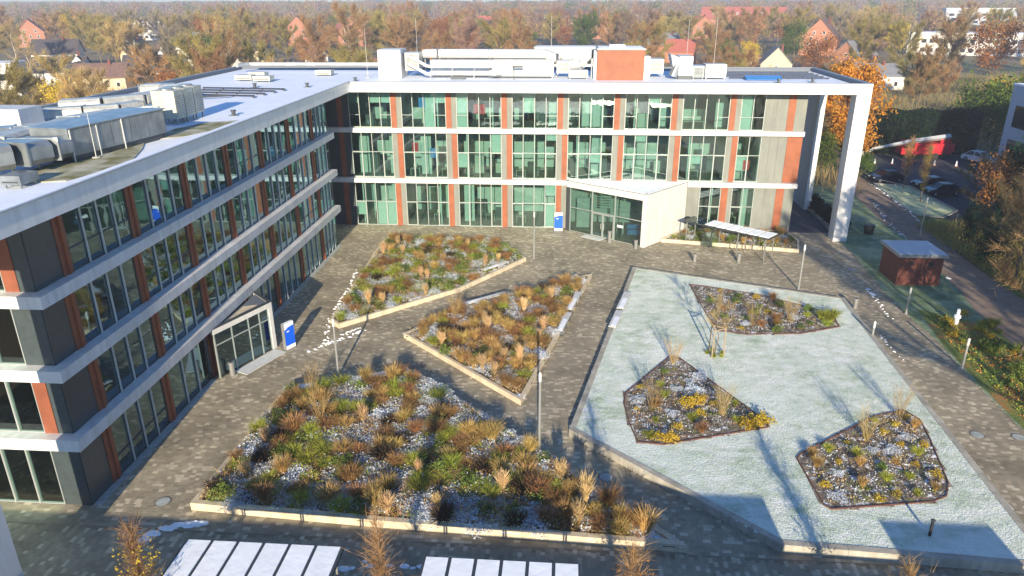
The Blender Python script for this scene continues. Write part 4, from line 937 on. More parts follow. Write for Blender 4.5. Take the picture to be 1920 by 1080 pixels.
bollard(26.7, -4.2, 'steel post standing before the main entrance doors', 1.25); bollard(29.2, -5.9, 'steel post at the white pier of the main entrance', .9)
bollard(.55, -33.9, 'dull steel post at the left side of the small porch', .95)
bollard(34.4, -9.4, 'steel post in front of the left end of the glass shelter', .8); bollard(38.5, -9.2, 'steel post in front of the middle of the glass shelter', .85)
bollard(45.35, -19.8, 'pale post at the far right tip of the frosted lawn', .85)
def bench(p, q, w_, label, zt=.62):
    p, q = Vector(p), Vector(q); d = (q - p).normalized(); L_ = (q - p).length; c = (p + q) / 2
    t = thing('bench', (c.x, c.y, 0), label, 'bench', 'long pale benches set on the bed edges')
    n = max(2, int(w_ / .16)); sw = w_ / n
    for k in range(n):
        b = MB(); b.obox(p, d, 0, L_, k * sw + .008, (k + 1) * sw - .008, zt - .05, zt); b.obj('seat_slat', M['bench'], t)
    b = MB()
    for s in (.25, L_ / 2 - .04, L_ - .33): b.obox(p, d, s, s + .08, .03, w_ - .03, .0, zt - .051)
    b.obj('frame', M['dark_metal'], t)
    b = MB(); b.obox(p, d, .15, L_ * .6, .08, w_ * .75, zt + .001, zt + .02); b.obj('frost', M['snow'], t)
bench((12.7, -17.3), (14.9, -15.0), .5, 'pale bench on the near edge of the inner corner bed, left one')
bench((15.2, -14.7), (17.2, -12.2), .5, 'pale bench on the near edge of the inner corner bed, right one')
bench((22.9, -22.9), (23.7, -19.2), .5, 'pale bench on the right edge of the middle bed, upper one')
bench((22.2, -26.8), (22.85, -23.5), .5, 'pale bench on the right edge of the middle bed, lower one')
bench((14.0, -22.9), (17.6, -19.9), .5, 'pale bench along the hidden upper left edge of the middle bed')
bench((26.9, -22.5), (27.75, -19.0), .6, 'pale bench on the left edge of the frosted lawn, upper one')
bench((26.1, -26.0), (26.85, -22.9), .6, 'pale bench on the left edge of the frosted lawn, lower one')
bench((5.2, -36.9), (8.7, -35.4), .7, 'pale bench on the upper edge of the largest bed, left one')
bench((9.1, -35.3), (12.4, -33.8), .7, 'pale bench on the upper edge of the largest bed, right one')
for i, (x, y, l) in enumerate(((2.7, -46.8, 'round drain cover in the light paving at the left of the largest bed'), (24.6, -43.3, 'round drain cover between the largest bed and the frosted lawn'), (48.3, -10.7, 'round drain cover on the paved way near the brick shed'), (45.7, -37.9, 'round drain cover beside the near right edge of the frosted lawn'), (47.9, -38.0, 'round drain cover at the right border of the paved way'))):
    t = thing('drain_cover', (x, y, 0), l, 'drain cover', 'round drain covers in the paving')
    MB().lathe((x, y, 0), [(.40, .0), (.40, .016)], 24).obj('rim', M['drain'], t); MB().lathe((x, y, 0), [(.33, .0161), (.33, .022)], 24).obj('lid', M['strip'], t)
t = thing('lawn_post', (38.9, -47.2, .44), 'short thin dark post in the shade near the lower right of the frosted lawn', 'post')
MB().tube((38.9, -47.2, .42), (38.9, -47.2, 1.25), .07, .07, 10).obj('post', M['black'], t); MB().lathe((38.9, -47.2, 1.25), [(.10, 0), (.10, .05), (.04, .07)], 10).obj('cap', M['dark_metal'], t)
for i, (x, y, l) in enumerate(((-2.2, -22.4, 'small roof outlet near the courtyard edge, beyond the condensers'), (-8.0, -4.5, 'small roof outlet beyond the dark trays'), (-3.0, -4.0, 'small roof outlet near the inner corner of the roof'), (.2, 1.5, 'small roof outlet left of the tall white box'), (43, 1.5, 'small roof outlet at the right end of the roof'), (46.5, 2.2, 'small roof outlet nearest the right corner of the roof'))):
    t = thing('roof_outlet', (x, y, ZD), l, 'roof vent', 'small outlets on the roof snow')
    MB().lathe((x, y, ZD), [(.16, 0), (.14, .32), (.22, .33), (.20, .42)], 10).obj('pipe', M['dark_metal'], t); MB().lathe((x, y, ZD), [(.4, 0), (.38, .04)], 10).obj('collar', M['coping'], t)
# shelters
def shelter(o, ux, L_, W_, n, h, label, bare=0, glassy=False, cat='shelter', posts=3):
    """o = far left corner, ux = direction of the long edge, depth towards the right normal (nearer)"""
    ux = Vector(ux).normalized(); t = thing('snowy_shelter', (o[0], o[1], 0), label, cat)
    st = L_ / n
    for k in range(n):
        b = MB(); b.obox(o, ux, k * st + .05, (k + 1) * st - .05, -W_ + .05, -.05, h, h + .03); b.obj('roof_pane', M['glass_clear'], t)
        if k >= bare:
            b = MB(); b.obox(o, ux, k * st + .07, (k + 1) * st - .07, -W_ + .07, -.08, h + .031, h + .085); b.obj('snow_sheet', M['snow'], t)
    b = MB()
    for k in range(n + 1): b.obox(o, ux, k * st - .045, k * st + .045, -W_, 0, h - .10, h + .045)
    b.obox(o, ux, .046, L_ - .046, -.045, .0, h - .101, h + .02); b.obox(o, ux, .046, L_ - .046, -W_, -W_ + .045, h - .101, h + .02)
    b.obj('roof_bars', M['dark_metal'], t)
    for k in range(posts):
        s = .3 + (L_ - .6) * k / (posts - 1)
        for d in (-.15, -W_ + .15):
            b = MB(); b.obox(o, ux, s - .04, s + .04, d - .04, d + .04, 0, h - .102); b.obj('post', M['bollard'], t)
    if glassy:
        for s0 in (2.2, ):
            b = MB(); b.obox(o, ux, s0, s0 + 1.5, -W_ + .04, -W_ + .06, .25, h - .12); b.obj('side_pane', M['glass_clear'], t)
    return t
shelter((7.1, -52.1), (1, 0), 6.45, 2.7, 6, 2.5, 'snow covered shelter at the bottom left, six white roof panes')
shelter((16.95, -52.4), (1, 0), 6.1, 2.7, 6, 2.5, 'snow covered shelter at the bottom centre, right of the bare tree')
shelter((35.3, -2.2), (6.9, -5.6), 8.9, 2.0, 8, 2.35, 'glass shelter with slanting snow strips in front of the back building', bare=2, glassy=True, posts=4)
for k in range(3):
    x, y = 39.0 + 1.1 * k, -5.6 - .95 * k
    t = thing('bicycle_stand', (x, y, 0), ('leftmost', 'middle', 'rightmost')[k] + ' steel hoop under the glass shelter', 'bicycle stand', 'steel hoops under the glass shelter')
    MB().path([(x, y, 0), (x, y, .8), (x + .25, y + .6, .8), (x + .25, y + .6, 0)], .03, 6).obj('hoop', M['bollard'], t)
t = thing('litter_bin', (54, .8, 0), 'dark round litter bin on the frosty verge beside the right column', 'litter bin')
MB().lathe((54, .8, 0), [(.42, 0), (.52, .8), (.55, .82), (.55, .92)], 18).obj('bin_body', M['black'], t); MB().lathe((54, .8, 0), [(.5, .921), (.3, 1.0)], 18).obj('bin_lid', M['dark_metal'], t)
# brick shed
t = thing('brick_shed', (52.6, -12.3, 0), 'small red brick shed with blue grey flat roof beside the paved way', 'shed')
sx0, sx1, sy0, sy1 = 50.7, 54.3, -14.2, -10.6
MB().box(sx0, sx1, sy0, sy1, -.05, 2.5).obj('wall', M['brick'], t)
MB().box(sx0 - .22, sx1 + .22, sy0 - .22, sy1 + .22, 2.52, 2.78).obj('roof', M['coping'], t)
MB().box(sx0 - .16, sx1 + .16, sy0 - .16, sy1 + .16, 2.781, 2.81).obj('roof_snow', M['bldg_grey'], t)
for x in (51.7, 53.3):
    f = MB().box(x - .2, x + .2, sy0 - .03, sy0 + .02, 1.75, 2.1).obj('vent', M['black'], t)
rs_ = random.Random(2); bm1 = MB().box(-.118, .118, -.02, .02, -.035, .035).mesh('brick', M['brick'])
cnt = 0
for row in range(26):
    for k in range(15):
        if cnt >= 290: break
        if rs_.random() < .26: continue
        x = sx0 + .13 + k * .243 + (row % 2) * .12
        if x > sx1 - .12: continue
        z = .06 + row * .094
        if 1.65 < z < 2.15 and (abs(x - 51.7) < .35 or abs(x - 53.3) < .35): continue
        o = bpy.data.objects.new('brick', bm1); C.objects.link(o); o.parent = t; o.location = (x - 52.6, sy0 - .004 - rs_.random() * .006 + 12.3, z); cnt += 1
# cars
def car(x, y, rz, paint, label, suv=0.0):
    t = thing('parked_car', (0, 0, 0), label, 'car', 'cars in the car park')
    Lh, Wh = 2.15, .88
    prof = [(-2.15, .35), (-2.2, .62), (-2.1, .86), (-1.25, .98 + suv * .3), (-.45, 1.42 + suv), (.9, 1.45 + suv), (1.7, 1.05 + suv * .6), (2.1, .95 + suv * .3), (2.15, .4)]
    lower = [(-2.12, .28), (-2.2, .6), (-2.12, .82), (-1.2, .95 + suv * .3), (1.85, .98 + suv * .4), (2.12, .85 + suv * .2), (2.15, .4), (2.05, .26)]
    b = MB(); n = len(lower)
    def shell(p, w0, w1, zsplit):
        vs = []
        for sgn in (-1, 1):
            for (a, z) in p: vs.append((a, sgn * (w0 if z < zsplit else w1), z))
        m_ = len(p); fs = [tuple(range(m_ - 1, -1, -1))[::-1], tuple(range(m_, 2 * m_))[::-1]] + [(i, m_ + i, m_ + (i + 1) % m_, (i + 1) % m_) for i in range(m_)]
        return vs, fs
    vs, fs = shell(lower, Wh, Wh - .04, .7); b.add(vs, fs); body = b.obj('body', M[paint], t)
    cab = [(-1.2, .95 + suv * .3), (-.45, 1.42 + suv), (.95, 1.45 + suv), (1.75, .98 + suv * .4)]
    b = MB(); vs, fs = shell(cab, Wh - .06, Wh - .2, 1.2); b.add(vs, fs); b.obj('windows', M['carglass'], t)
    b = MB(); b.box(-.42, .98, -(Wh - .2), Wh - .2, 1.43 + suv, 1.50 + suv)
    for sx in (-1, 1):
        for (p, q) in (((-1.18, Wh - .07, .96 + suv * .3), (-.43, Wh - .21, 1.46 + suv)), ((1.72, Wh - .07, 1.0 + suv * .4), (.96, Wh - .21, 1.47 + suv)), ((.2, Wh - .06, .97 + suv * .3), (.2, Wh - .19, 1.46 + suv))):
            b.tube((p[0], sx * p[1], p[2]), (q[0], sx * q[1], q[2]), .045, .045, 6)
    b.obj('roof', M[paint], t)
    for sx in (-1.35, 1.32):
        for sy in (-1, 1):
            wh = MB().tube((sx, sy * (Wh - .18), .32), (sx, sy * (Wh + .02), .32), .33, .33, 18).obj('wheel', M['rubber'], t)
            MB().tube((sx, sy * (Wh + .021), .32), (sx, sy * (Wh + .035), .32), .2, .18, 12).obj('rim', M['rim'], wh)
    for sy in (-1, 1):
        MB().box(-2.19, -2.12, sy * .62 - .18, sy * .62 + .18, .62, .76).obj('headlight', M['white_sign'], t)
        MB().box(2.10, 2.17, sy * .66 - .14, sy * .66 + .14, .68, .84).obj('tail_light', M['red_paint'], t)
    t.location = (x, y, -.02); t.rotation_euler = (0, 0, rz)
    return t
car(69.2, 18.0, R(8), 'car_dark', 'dark blue car nearest the grass island, its roof edge glinting')
car(69.3, 21.6, R(8), 'car_dark', 'dark blue car half hidden behind the nearest dark one')
car(65.2, 25.0, R(10), 'car_dark', 'dark car behind the island sapling, leftmost of the dark cars')
car(83.8, 38.6, R(118), 'car_white', 'white hatchback parked by the yellow bushes near the blue grey building', .12)
# red truck with a lifting boom
t = thing('lift_truck', (78, 41, 0), 'red truck with a long pale lifting boom stretched to the left', 'truck')
b = MB(); b.box(74.3, 80.6, 40.2, 42.4, .75, 1.15); b.obj('chassis', M['red_paint'], t)
b = MB(); b.box(75.6, 80.9, 40.1, 42.5, 1.16, 2.35); b.box(76.2, 80.2, 40.05, 40.098, 1.3, 1.6); b.obj('body', M['red_paint'], t)
b = MB(); b.add([(73.2, 40.15, .7), (75.5, 40.15, .7), (75.5, 40.15, 2.6), (73.9, 40.15, 2.6), (73.2, 40.15, 1.6), (73.2, 42.4, .7), (75.5, 42.4, .7), (75.5, 42.4, 2.6), (73.9, 42.4, 2.6), (73.2, 42.4, 1.6)], [(0, 1, 2, 3, 4), (9, 8, 7, 6, 5), (0, 5, 6, 1), (1, 6, 7, 2), (2, 7, 8, 3), (3, 8, 9, 4), (4, 9, 5, 0)]); cb = b.obj('cab', M['red_paint'], t)
MB().add([(73.25, 40.13, 1.65), (75.0, 40.13, 1.65), (75.0, 40.13, 2.45), (73.9, 40.13, 2.45), (73.25, 40.148, 1.65), (75.0, 40.148, 1.65), (75.0, 40.148, 2.45), (73.9, 40.148, 2.45)], [(3, 2, 1, 0), (0, 1, 5, 4), (1, 2, 6, 5), (2, 3, 7, 6), (3, 0, 4, 7)]).obj('windscreen', M['carglass'], cb)
for x in (74.2, 78.3, 79.6):
    for y in (40.1, 42.3): 
        wh = MB().tube((x, y, .48), (x, y + .28, .48), .48, .48, 16).obj('wheel', M['rubber'], t)
b = MB(); b.box(78.9, 80.4, 40.6, 42.0, 2.36, 2.9); b.obj('turntable', M['red_paint'], t)
b = MB(); b.tube((80.3, 41, 3.35), (73.6, 39.8, 2.65), .42, .34, 4); b.obj('boom', M['boom'], t)
b = MB(); b.tube((73.7, 39.8, 2.66), (68.3, 39.0, 1.7), .30, .20, 4); b.obj('boom_extension', M['boom'], t)
b = MB(); b.tube((68.4, 39.0, 1.75), (66.8, 38.8, .9), .05, .05, 6); b.tube((68.4, 39.0, 1.45), (66.9, 38.8, .75), .05, .05, 6); b.box(66.3, 66.9, 38.3, 39.3, .5, 1.5); b.obj('work_basket', M['boom'], t)
for i, (x, y) in enumerate(((68.0, 36.4), (70.6, 36.6), (76.3, 35.8), (79.2, 35.4), (82.1, 34.2))):
    t = thing('traffic_cone', (x, y, 0), ('leftmost', 'second', 'third, tallest looking', 'fourth', 'rightmost')[i] + ' pale cone in the row before the red truck', 'traffic cone', 'cones in front of the truck')
    MB().lathe((x, y, 0), [(.16, .03), (.10, .38), (.04, .74)], 12).obj('cone', M['white_sign'], t); MB().box(x - .2, x + .2, y - .2, y + .2, -.026, .03).obj('base', M['cone_orange'], t)
b = MB(); P_ = [(63.4, 22.6), (66.0, 18.4), (65.3, 14.0)]
for p, q in zip(P_, P_[1:]):
    b.tube((*p, .75), (*q, .75), .035, .035, 6)
for p in P_: b.tube((*p, .02), (*p, .78), .04, .04, 6)
tag(b.obj('low_rail', M['bollard']), 'low metal rail round the saplings on the car park island', 'rail')
# ------------------------------------------------------------------ plants: generators
def tri_blades(rs, P, D, L_, W_):
    """thin triangles: P base points, D unit dirs, L_ lengths, W_ widths -> verts, faces"""
    n = len(P); r = rs.normal(size=(n, 3)); s = np.cross(D, r); s /= np.linalg.norm(s, axis=1, keepdims=True) + 1e-9
    V = np.empty((n, 3, 3)); V[:, 0] = P - s * W_[:, None] / 2; V[:, 1] = P + s * W_[:, None] / 2; V[:, 2] = P + D * L_[:, None]
    return V.reshape(-1, 3), np.arange(n * 3).reshape(n, 3)
def leaf_quads(rs, P, size, flat=0.0):
    n = len(P); a = rs.normal(size=(n, 3)); a[:, 2] *= (1 - flat); a /= np.linalg.norm(a, axis=1, keepdims=True)
    r = rs.normal(size=(n, 3)); b = np.cross(a, r); b /= np.linalg.norm(b, axis=1, keepdims=True)
    s = (size * (0.6 + .8 * rs.rand(n)))[:, None] / 2
    V = np.empty((n, 4, 3)); V[:, 0] = P - a * s; V[:, 1] = P + b * s * .6; V[:, 2] = P + a * s; V[:, 3] = P - b * s * .6
    return V.reshape(-1, 3), np.arange(n * 4).reshape(n, 4)
def norm(v): return v / (np.linalg.norm(v, axis=-1, keepdims=True) + 1e-9)
def skeleton(seed, h, cr, base=.28, limbs=11, rise=.75, tr=.18, lean=.04, subs=6):
    rs = np.random.RandomState(seed); mb = MB(); seg = []
    pts = [np.array([0, 0, 0.])]
    for k in range(1, 7): pts.append(np.array([rs.normal() * lean * h * k / 6, rs.normal() * lean * h * k / 6, h * .9 * k / 6]))
    for k in range(6): mb.tube(pts[k], pts[k + 1], tr * (1 - k / 6.5), tr * (1 - (k + 1) / 6.5), 6, cap=False)
    def at(t):
        q = t * 6; i = min(5, int(q)); return pts[i] + (pts[i + 1] - pts[i]) * (q - i)
    for i in range(limbs):
        t = base + (1 - base) * (i + rs.rand() * .8) / limbs; p = at(min(t, .99)); az = i * 2.4 + rs.rand()
        f = math.sin(math.pi * min(1, max(.12, (t - base) / (1.12 - base))) ** .75)
        Ln = cr * (.45 + .62 * f) * (.85 + .3 * rs.rand()); d = norm(np.array([math.cos(az), math.sin(az), rise * (.6 + .8 * t + .3 * rs.rand())]))
        e = p + d * Ln; m = p + d * Ln * .5 + np.array([0, 0, -.04 * Ln]); r_ = tr * .42 * (1.1 - t)
        mb.tube(p, m, r_, r_ * .65, 4, cap=False); mb.tube(m, e, r_ * .65, r_ * .2, 4, cap=False); seg.append((p, e, Ln))
        for k in range(subs):
            q = .25 + .72 * (k + rs.rand()) / subs; s = p + (e - p) * q
            d2 = norm(d + rs.normal(size=3) * .55 + np.array([0, 0, .25])); L2 = Ln * (.55 - .3 * q) * (.8 + .5 * rs.rand()); e2 = s + d2 * L2
            mb.tube(s, e2, r_ * .35, r_ * .1, 3, cap=False); seg.append((s, e2, L2))
    return mb, seg, rs
def bare_tree(seed, h, cr, label, twig='russet', n=4200, tw=.05, tl=1.1, bark='bark', **k):
    mb, seg, rs = skeleton(seed, h, cr, **k)
    t = thing('bare_tree', (0, 0, 0), label, 'tree'); mb.obj('trunk', M[bark], t)
    A = np.array([s[0] for s in seg]); B = np.array([s[1] for s in seg]); wgt = np.array([s[2] for s in seg]); wgt /= wgt.sum()
    i = rs.choice(len(seg), n, p=wgt); f = rs.rand(n) ** .7; P = A[i] + (B[i] - A[i]) * f[:, None]
    D = norm(norm(B[i] - A[i]) + rs.normal(size=(n, 3)) * .5 + np.array([0, 0, .35]))
    L_ = tl * (.4 + .9 * rs.rand(n)); V, F = tri_blades(rs, P, D, L_, np.full(n, tw))
    # second order twiglets
    m = n; j = rs.randint(0, n, m); P2 = P[j] + D[j] * (L_[j] * rs.rand(m))[:, None]; D2 = norm(D[j] + rs.normal(size=(m, 3)) * .6)
    V2, F2 = tri_blades(rs, P2, D2, L_[j] * .6, np.full(m, tw * .8))
    me = npmesh('crown', np.concatenate([V, V2]), np.concatenate([F, F2 + len(V)]), M['twig_' + twig]); link('crown', me, t)
    return t
def leafy_tree(seed, h, cr, label, leaf='green_leaf', n=5000, ls=.35, name='leafy_tree', shell=.75, **k):
    mb, seg, rs = skeleton(seed, h, cr, **k)
    t = thing(name, (0, 0, 0), label, 'tree'); mb.obj('trunk', M['bark'], t)
    A = np.array([s[0] for s in seg]); B = np.array([s[1] for s in seg])
    c = rs.randint(0, len(seg), 90); C0 = A[c] + (B[c] - A[c]) * (.5 + .55 * rs.rand(90))[:, None]
    i = rs.randint(0, 90, n); P = C0[i] + rs.normal(size=(n, 3)) * (cr * .17)
    P[:, 2] = np.maximum(P[:, 2], h * .12)
    V, F = leaf_quads(rs, P, np.full(n, ls)); link('crown', npmesh('crown', V, F, M[leaf]), t)
    return t
def conifer(seed, h, cr, label, leaf='ever_leaf', n=5200, ls=.5):
    rs = np.random.RandomState(seed); t = thing('conifer', (0, 0, 0), label, 'tree')
    MB().tube((0, 0, 0), (0, 0, h * .96), .28, .04, 7).obj('trunk', M['bark'], t)
    tiers = 16; k = rs.randint(0, tiers, n); z0 = .08 + .9 * (k + .3) / tiers; az = (rs.randint(0, 9, n) * .698 + k * .4 + rs.normal(size=n) * .14)
    r = rs.rand(n) ** .6 * cr * (1.02 - z0) * (.8 + .3 * np.sin(k * 3.1 + az * 2)); z = h * z0 - r * .25 + rs.normal(size=n) * h * .008
    V, F = leaf_quads(rs, np.stack([r * np.cos(az), r * np.sin(az), z], 1), np.full(n, ls), .4)
    link('crown', npmesh('crown', V, F, M[leaf]), t); return t
def blade_mesh(seed, n, h, spread, w_, m, arch=.5, plume=False):
    rs = np.random.RandomState(seed); az = rs.rand(n) * 6.283; r = spread * np.sqrt(rs.rand(n)); L_ = h * (.6 + .5 * rs.rand(n))
    o = np.stack([np.cos(az), np.sin(az), np.zeros(n)], 1); P0 = o * (r * .35)[:, None]
    P1 = P0 + o * (r * .45)[:, None] + np.array([0, 0, 1]) * (L_ * .6)[:, None]
    P2 = P1 + rs.normal(size=(n, 3)) * .09 * h + o * (r * (.5 + arch))[:, None] + np.array([0, 0, 1]) * (L_ * (.4 - .25 * arch))[:, None]
    s = np.stack([-np.sin(az + rs.normal(size=n)), np.cos(az + rs.normal(size=n)), np.zeros(n)], 1) * w_ / 2
    wf = 2.2 if plume else .9
    V = np.stack([P0 - s, P0 + s, P1 + s * wf, P1 - s * wf, P2 + s * .3, P2 - s * .3], 1).reshape(-1, 3); b_ = (np.arange(n) * 6)[:, None]
    F = np.concatenate([b_ + np.array([[0, 1, 2, 3]]), b_ + np.array([[3, 2, 4, 5]])])
    return npmesh('blades', V, F, m)
def mound_mesh(seed, n, r, h, ls, m, flat=.2, core=.5):
    rs = np.random.RandomState(seed); d = norm(rs.normal(size=(n, 3))); d[:, 2] = np.abs(d[:, 2])
    lob = 1 + .25 * np.sin(3 * np.arctan2(d[:, 1], d[:, 0]) + seed) ; q = (core + (1 - core) * rs.rand(n)) * lob
    P = d * q[:, None] * np.array([r, r, h]); P[:, 2] += .03
    V, F = leaf_quads(rs, P, np.full(n, ls), flat); return npmesh('foliage', V, F, m)
PLANT = {}
def proto(kind, name, meshes, label0):
    """plant of a single mesh with the base at the origin"""
    PLANT[kind] = (name, meshes, label0)
proto('gold', 'grass_clump', [blade_mesh(i, 420, .72 + .1 * i, .34, .022, M['grass_gold'], .45) for i in range(3)], 'golden grass clump')
proto('rust', 'grass_tuft', [blade_mesh(10 + i, 420, .62 + .1 * i, .36, .022, M['grass_rust'], .5) for i in range(3)], 'russet brown grass clump')
proto('straw', 'grass_plume', [blade_mesh(20 + i, 420, .95 + .12 * i, .16, .022, M['grass_straw'], .12, True) for i in range(3)], 'straw coloured grass plume')
proto('green', 'leafy_plant', [blade_mesh(30 + i, 320, .50 + .1 * i, .36, .026, M['grass_green'], .5) for i in range(3)], 'green leafy clump')
proto('shrub', 'shrub', [mound_mesh(40 + i, 800, .52, .55, .085, M['shrub_green']) for i in range(3)], 'dark green low shrub')
proto('frost', 'frosted_shrub', [mound_mesh(50 + i, 1100, .72, .34, .075, M['shrub_frost'], .6) for i in range(3)], 'frosted low shrub')
proto('dark', 'seedhead_clump', [blade_mesh(60 + i, 300, .6, .4, .022, M['shrub_dark'], .4, True) for i in range(3)], 'dark brown seedhead clump')
proto('yellow', 'small_shrub', [mound_mesh(70 + i, 300, .42, .4, .09, M['gold_leaf']) for i in range(3)], 'small yellow leaved shrub')
placed = {}
def plant(kind, x, y, z, s, where, bed=None):
    name, ms, l0 = PLANT[kind]; lab = f'{l0} {where}'
    if bed is not None:
        xs = [p[0] for p in bed]; ys = [p[1] for p in bed]; fx = (x - min(xs)) / (max(xs) - min(xs)); fy = (y - min(ys)) / (max(ys) - min(ys))
        col_ = ('left', 'left of centre', 'centre', 'right of centre', 'right')[min(4, int(fx * 5))]; row_ = ('near', 'middle', 'far')[min(2, int(fy * 3))]
        sz = 'small ' if s < .93 else ('big ' if s > 1.1 else '')
        if s < .8: sz = 'small ' if s < .6 else ''
        lab = f'{sz}{l0} {where}, {row_} part, {col_}'
    o = bpy.data.objects.new(name, rnd.choice(ms)); C.objects.link(o); o.location = (x, y, z - .02)
    o.rotation_euler = (rnd.uniform(-.08, .08), rnd.uniform(-.08, .08), rnd.uniform(0, 6.28)); o.scale = (s * rnd.uniform(.85, 1.2), s * rnd.uniform(.85, 1.2), s * rnd.uniform(.8, 1.2))
    tag(o, lab, 'plant', f'{l0}s {where}')
def scatter(poly, n, dmin, seed, inset=.5):
    rs = random.Random(seed); pin = poly; xs = [p[0] for p in poly]; ys = [p[1] for p in poly]; out = []; tries = 0
    pin = offset(poly, inset)
    while len(out) < n and tries < n * 60:
        tries += 1; x, y = rs.uniform(min(xs), max(xs)), rs.uniform(min(ys), max(ys))
        if inpoly(np.array([x]), np.array([y]), pin)[0] and inpoly(np.array([x]), np.array([y]), poly)[0] and all((x - a) ** 2 + (y - b_) ** 2 > dmin * dmin for a, b_ in out): out.append((x, y))
    return out
def pick(w_):
    t = rnd.random() * sum(w_.values())
    for k, v in w_.items():
        t -= v
        if t <= 0: return k
    return k
for (x, y) in scatter(BED_A, 200, .68, 1):
    back = y > -9.5; left = x < 9
    wts = dict(green=3 if left else 1.4, shrub=2, frost=3.2, rust=3 if back else 1.0, gold=1, dark=1 if back else .4, straw=.4)
    plant(pick(wts), x, y, .30, rnd.uniform(.8, 1.15), 'in the inner corner bed', BED_A)
for (x, y) in scatter(BED_B, 150, .66, 2):
    right = x > 19.5
    plant(pick(dict(gold=4, rust=3, straw=.5, green=1.4 if right else .5, frost=3.0, shrub=.5, dark=.5)), x, y, .30, rnd.uniform(.85, 1.2), 'in the middle bed', BED_B)
for (x, y) in scatter(BED_C, 300, .70, 3):
    low = y < -43; left = x < 9; tip = x > 21.5
    wts = dict(gold=3.0 if not left else 1, rust=2.2 if not low else 1.2, straw=.35, green=3.2 if left else 1.8, shrub=1.6 if left or low else .9, frost=5.8, dark=1.2 if low else .5, yellow=.3)
    if tip: wts = dict(gold=3, straw=2, rust=2, frost=1, green=.5)
    plant(pick(wts), x, y, .32, rnd.uniform(.9, 1.25), 'in the largest bed', BED_C)
for (x, y) in scatter(ISL1, 26, 1.0, 4, .4): plant(pick(dict(shrub=2, green=3 if x < 35 or x > 40.5 else .7, rust=1, frost=1, yellow=1)), x, y, .46, rnd.uniform(.5, .9), 'in the far island bed', ISL1)
for (x, y) in scatter(ISL2, 26, .9, 5, .4): plant(pick(dict(yellow=2, green=1.5, shrub=1, frost=1.2, rust=1)), x, y, .46, rnd.uniform(.45, .8), 'in the left island bed', ISL2)
for (x, y) in scatter(ISL3, 38, .95, 6, .45): plant(pick(dict(yellow=4, gold=2, shrub=.7, frost=1.2, green=1.2, dark=.5)), x, y, .46, rnd.uniform(.45, .75), 'in the near island bed', ISL3)
for (x, y) in ((27.6, -40.2), (28.2, -40.3), (33.3, -38.3), (33.8, -38.0), (32.7, -38.6), (29.7, -36.5), (30.3, -36.2), (42.6, -22.8), (42.2, -23.4), (41.6, -23.2)): plant('yellow' if y < -35 else 'green', x, y, .46, 1.2, 'at a corner of an island bed')
for (x, y) in scatter(BACKBED, 34, .8, 8, .4): plant(pick(dict(green=3, frost=2, rust=2, shrub=2, gold=1)), x, y, .26, rnd.uniform(.6, 1), 'behind the glass shelter', BACKBED)
def cover(name, poly, n, z, seed, label, mats_, wts, size=.09, hgt=.16):
    rs = np.random.RandomState(seed); xs = [p[0] for p in poly]; ys = [p[1] for p in poly]; pin = offset(poly, .32)
    x = rs.uniform(min(xs), max(xs), n * 3); y = rs.uniform(min(ys), max(ys), n * 3); k = inpoly(x, y, pin) & inpoly(x, y, poly); x, y = x[k][:n], y[k][:n]
    # clumping by a coarse random field
    c = np.stack([rs.uniform(min(xs), max(xs), 420), rs.uniform(min(ys), max(ys), 420)], 1); cm = rs.choice(len(mats_), 420, p=np.array(wts) / sum(wts))
    d = (x[:, None] - c[None, :, 0]) ** 2 + (y[:, None] - c[None, :, 1]) ** 2; near = d.argmin(1); mi = cm[near]
    jump = rs.rand(len(x)) < .2; mi = np.where(jump, rs.choice(len(mats_), len(x), p=np.array(wts) / sum(wts)), mi)
    P = np.stack([x, y, z + rs.rand(len(x)) ** 1.6 * hgt], 1); V, F = leaf_quads(rs, P, np.full(len(x), size), .3)
    o = link(name, npmesh(name, V, F, [M[q] for q in mats_], mi)); tag(o, label, 'ground cover', kind='stuff')
cmats = ['shrub_frost', 'shrub_green', 'grass_rust', 'grass_green', 'grass_straw', 'shrub_dark']
cover('ground_cover', BED_A, 30000, .33, 1, 'low frosted green ground cover of the inner corner bed', cmats, [3.4, 3, 2.5, 3.8, 2.6, .5], .10, .40)
cover('ground_cover', BED_B, 22000, .33, 2, 'low brown and frosted ground cover of the middle bed', cmats, [2.8, 1, 4, 1.6, 4.6, 1], .10, .42)
cover('ground_cover', BED_C, 56000, .35, 3, 'low frosted ground cover of the largest bed', cmats, [5.4, 2.2, 3.6, 2.6, 3.6, 1.2], .10, .38)
for p, l in ((ISL1, 'far'), (ISL2, 'left'), (ISL3, 'near')):
    cover('ground_cover', p, 3600, .48, len(l), f'sparse frosted ground cover of the {l} island bed', cmats, [5, 1, 1, 1, 2, 3], .09, .10)
cover('ground_cover', BACKBED, 3000, .28, 9, 'low green ground cover behind the glass shelter', cmats, [2, 4, 3, 2, 1, 1], .12, .22)
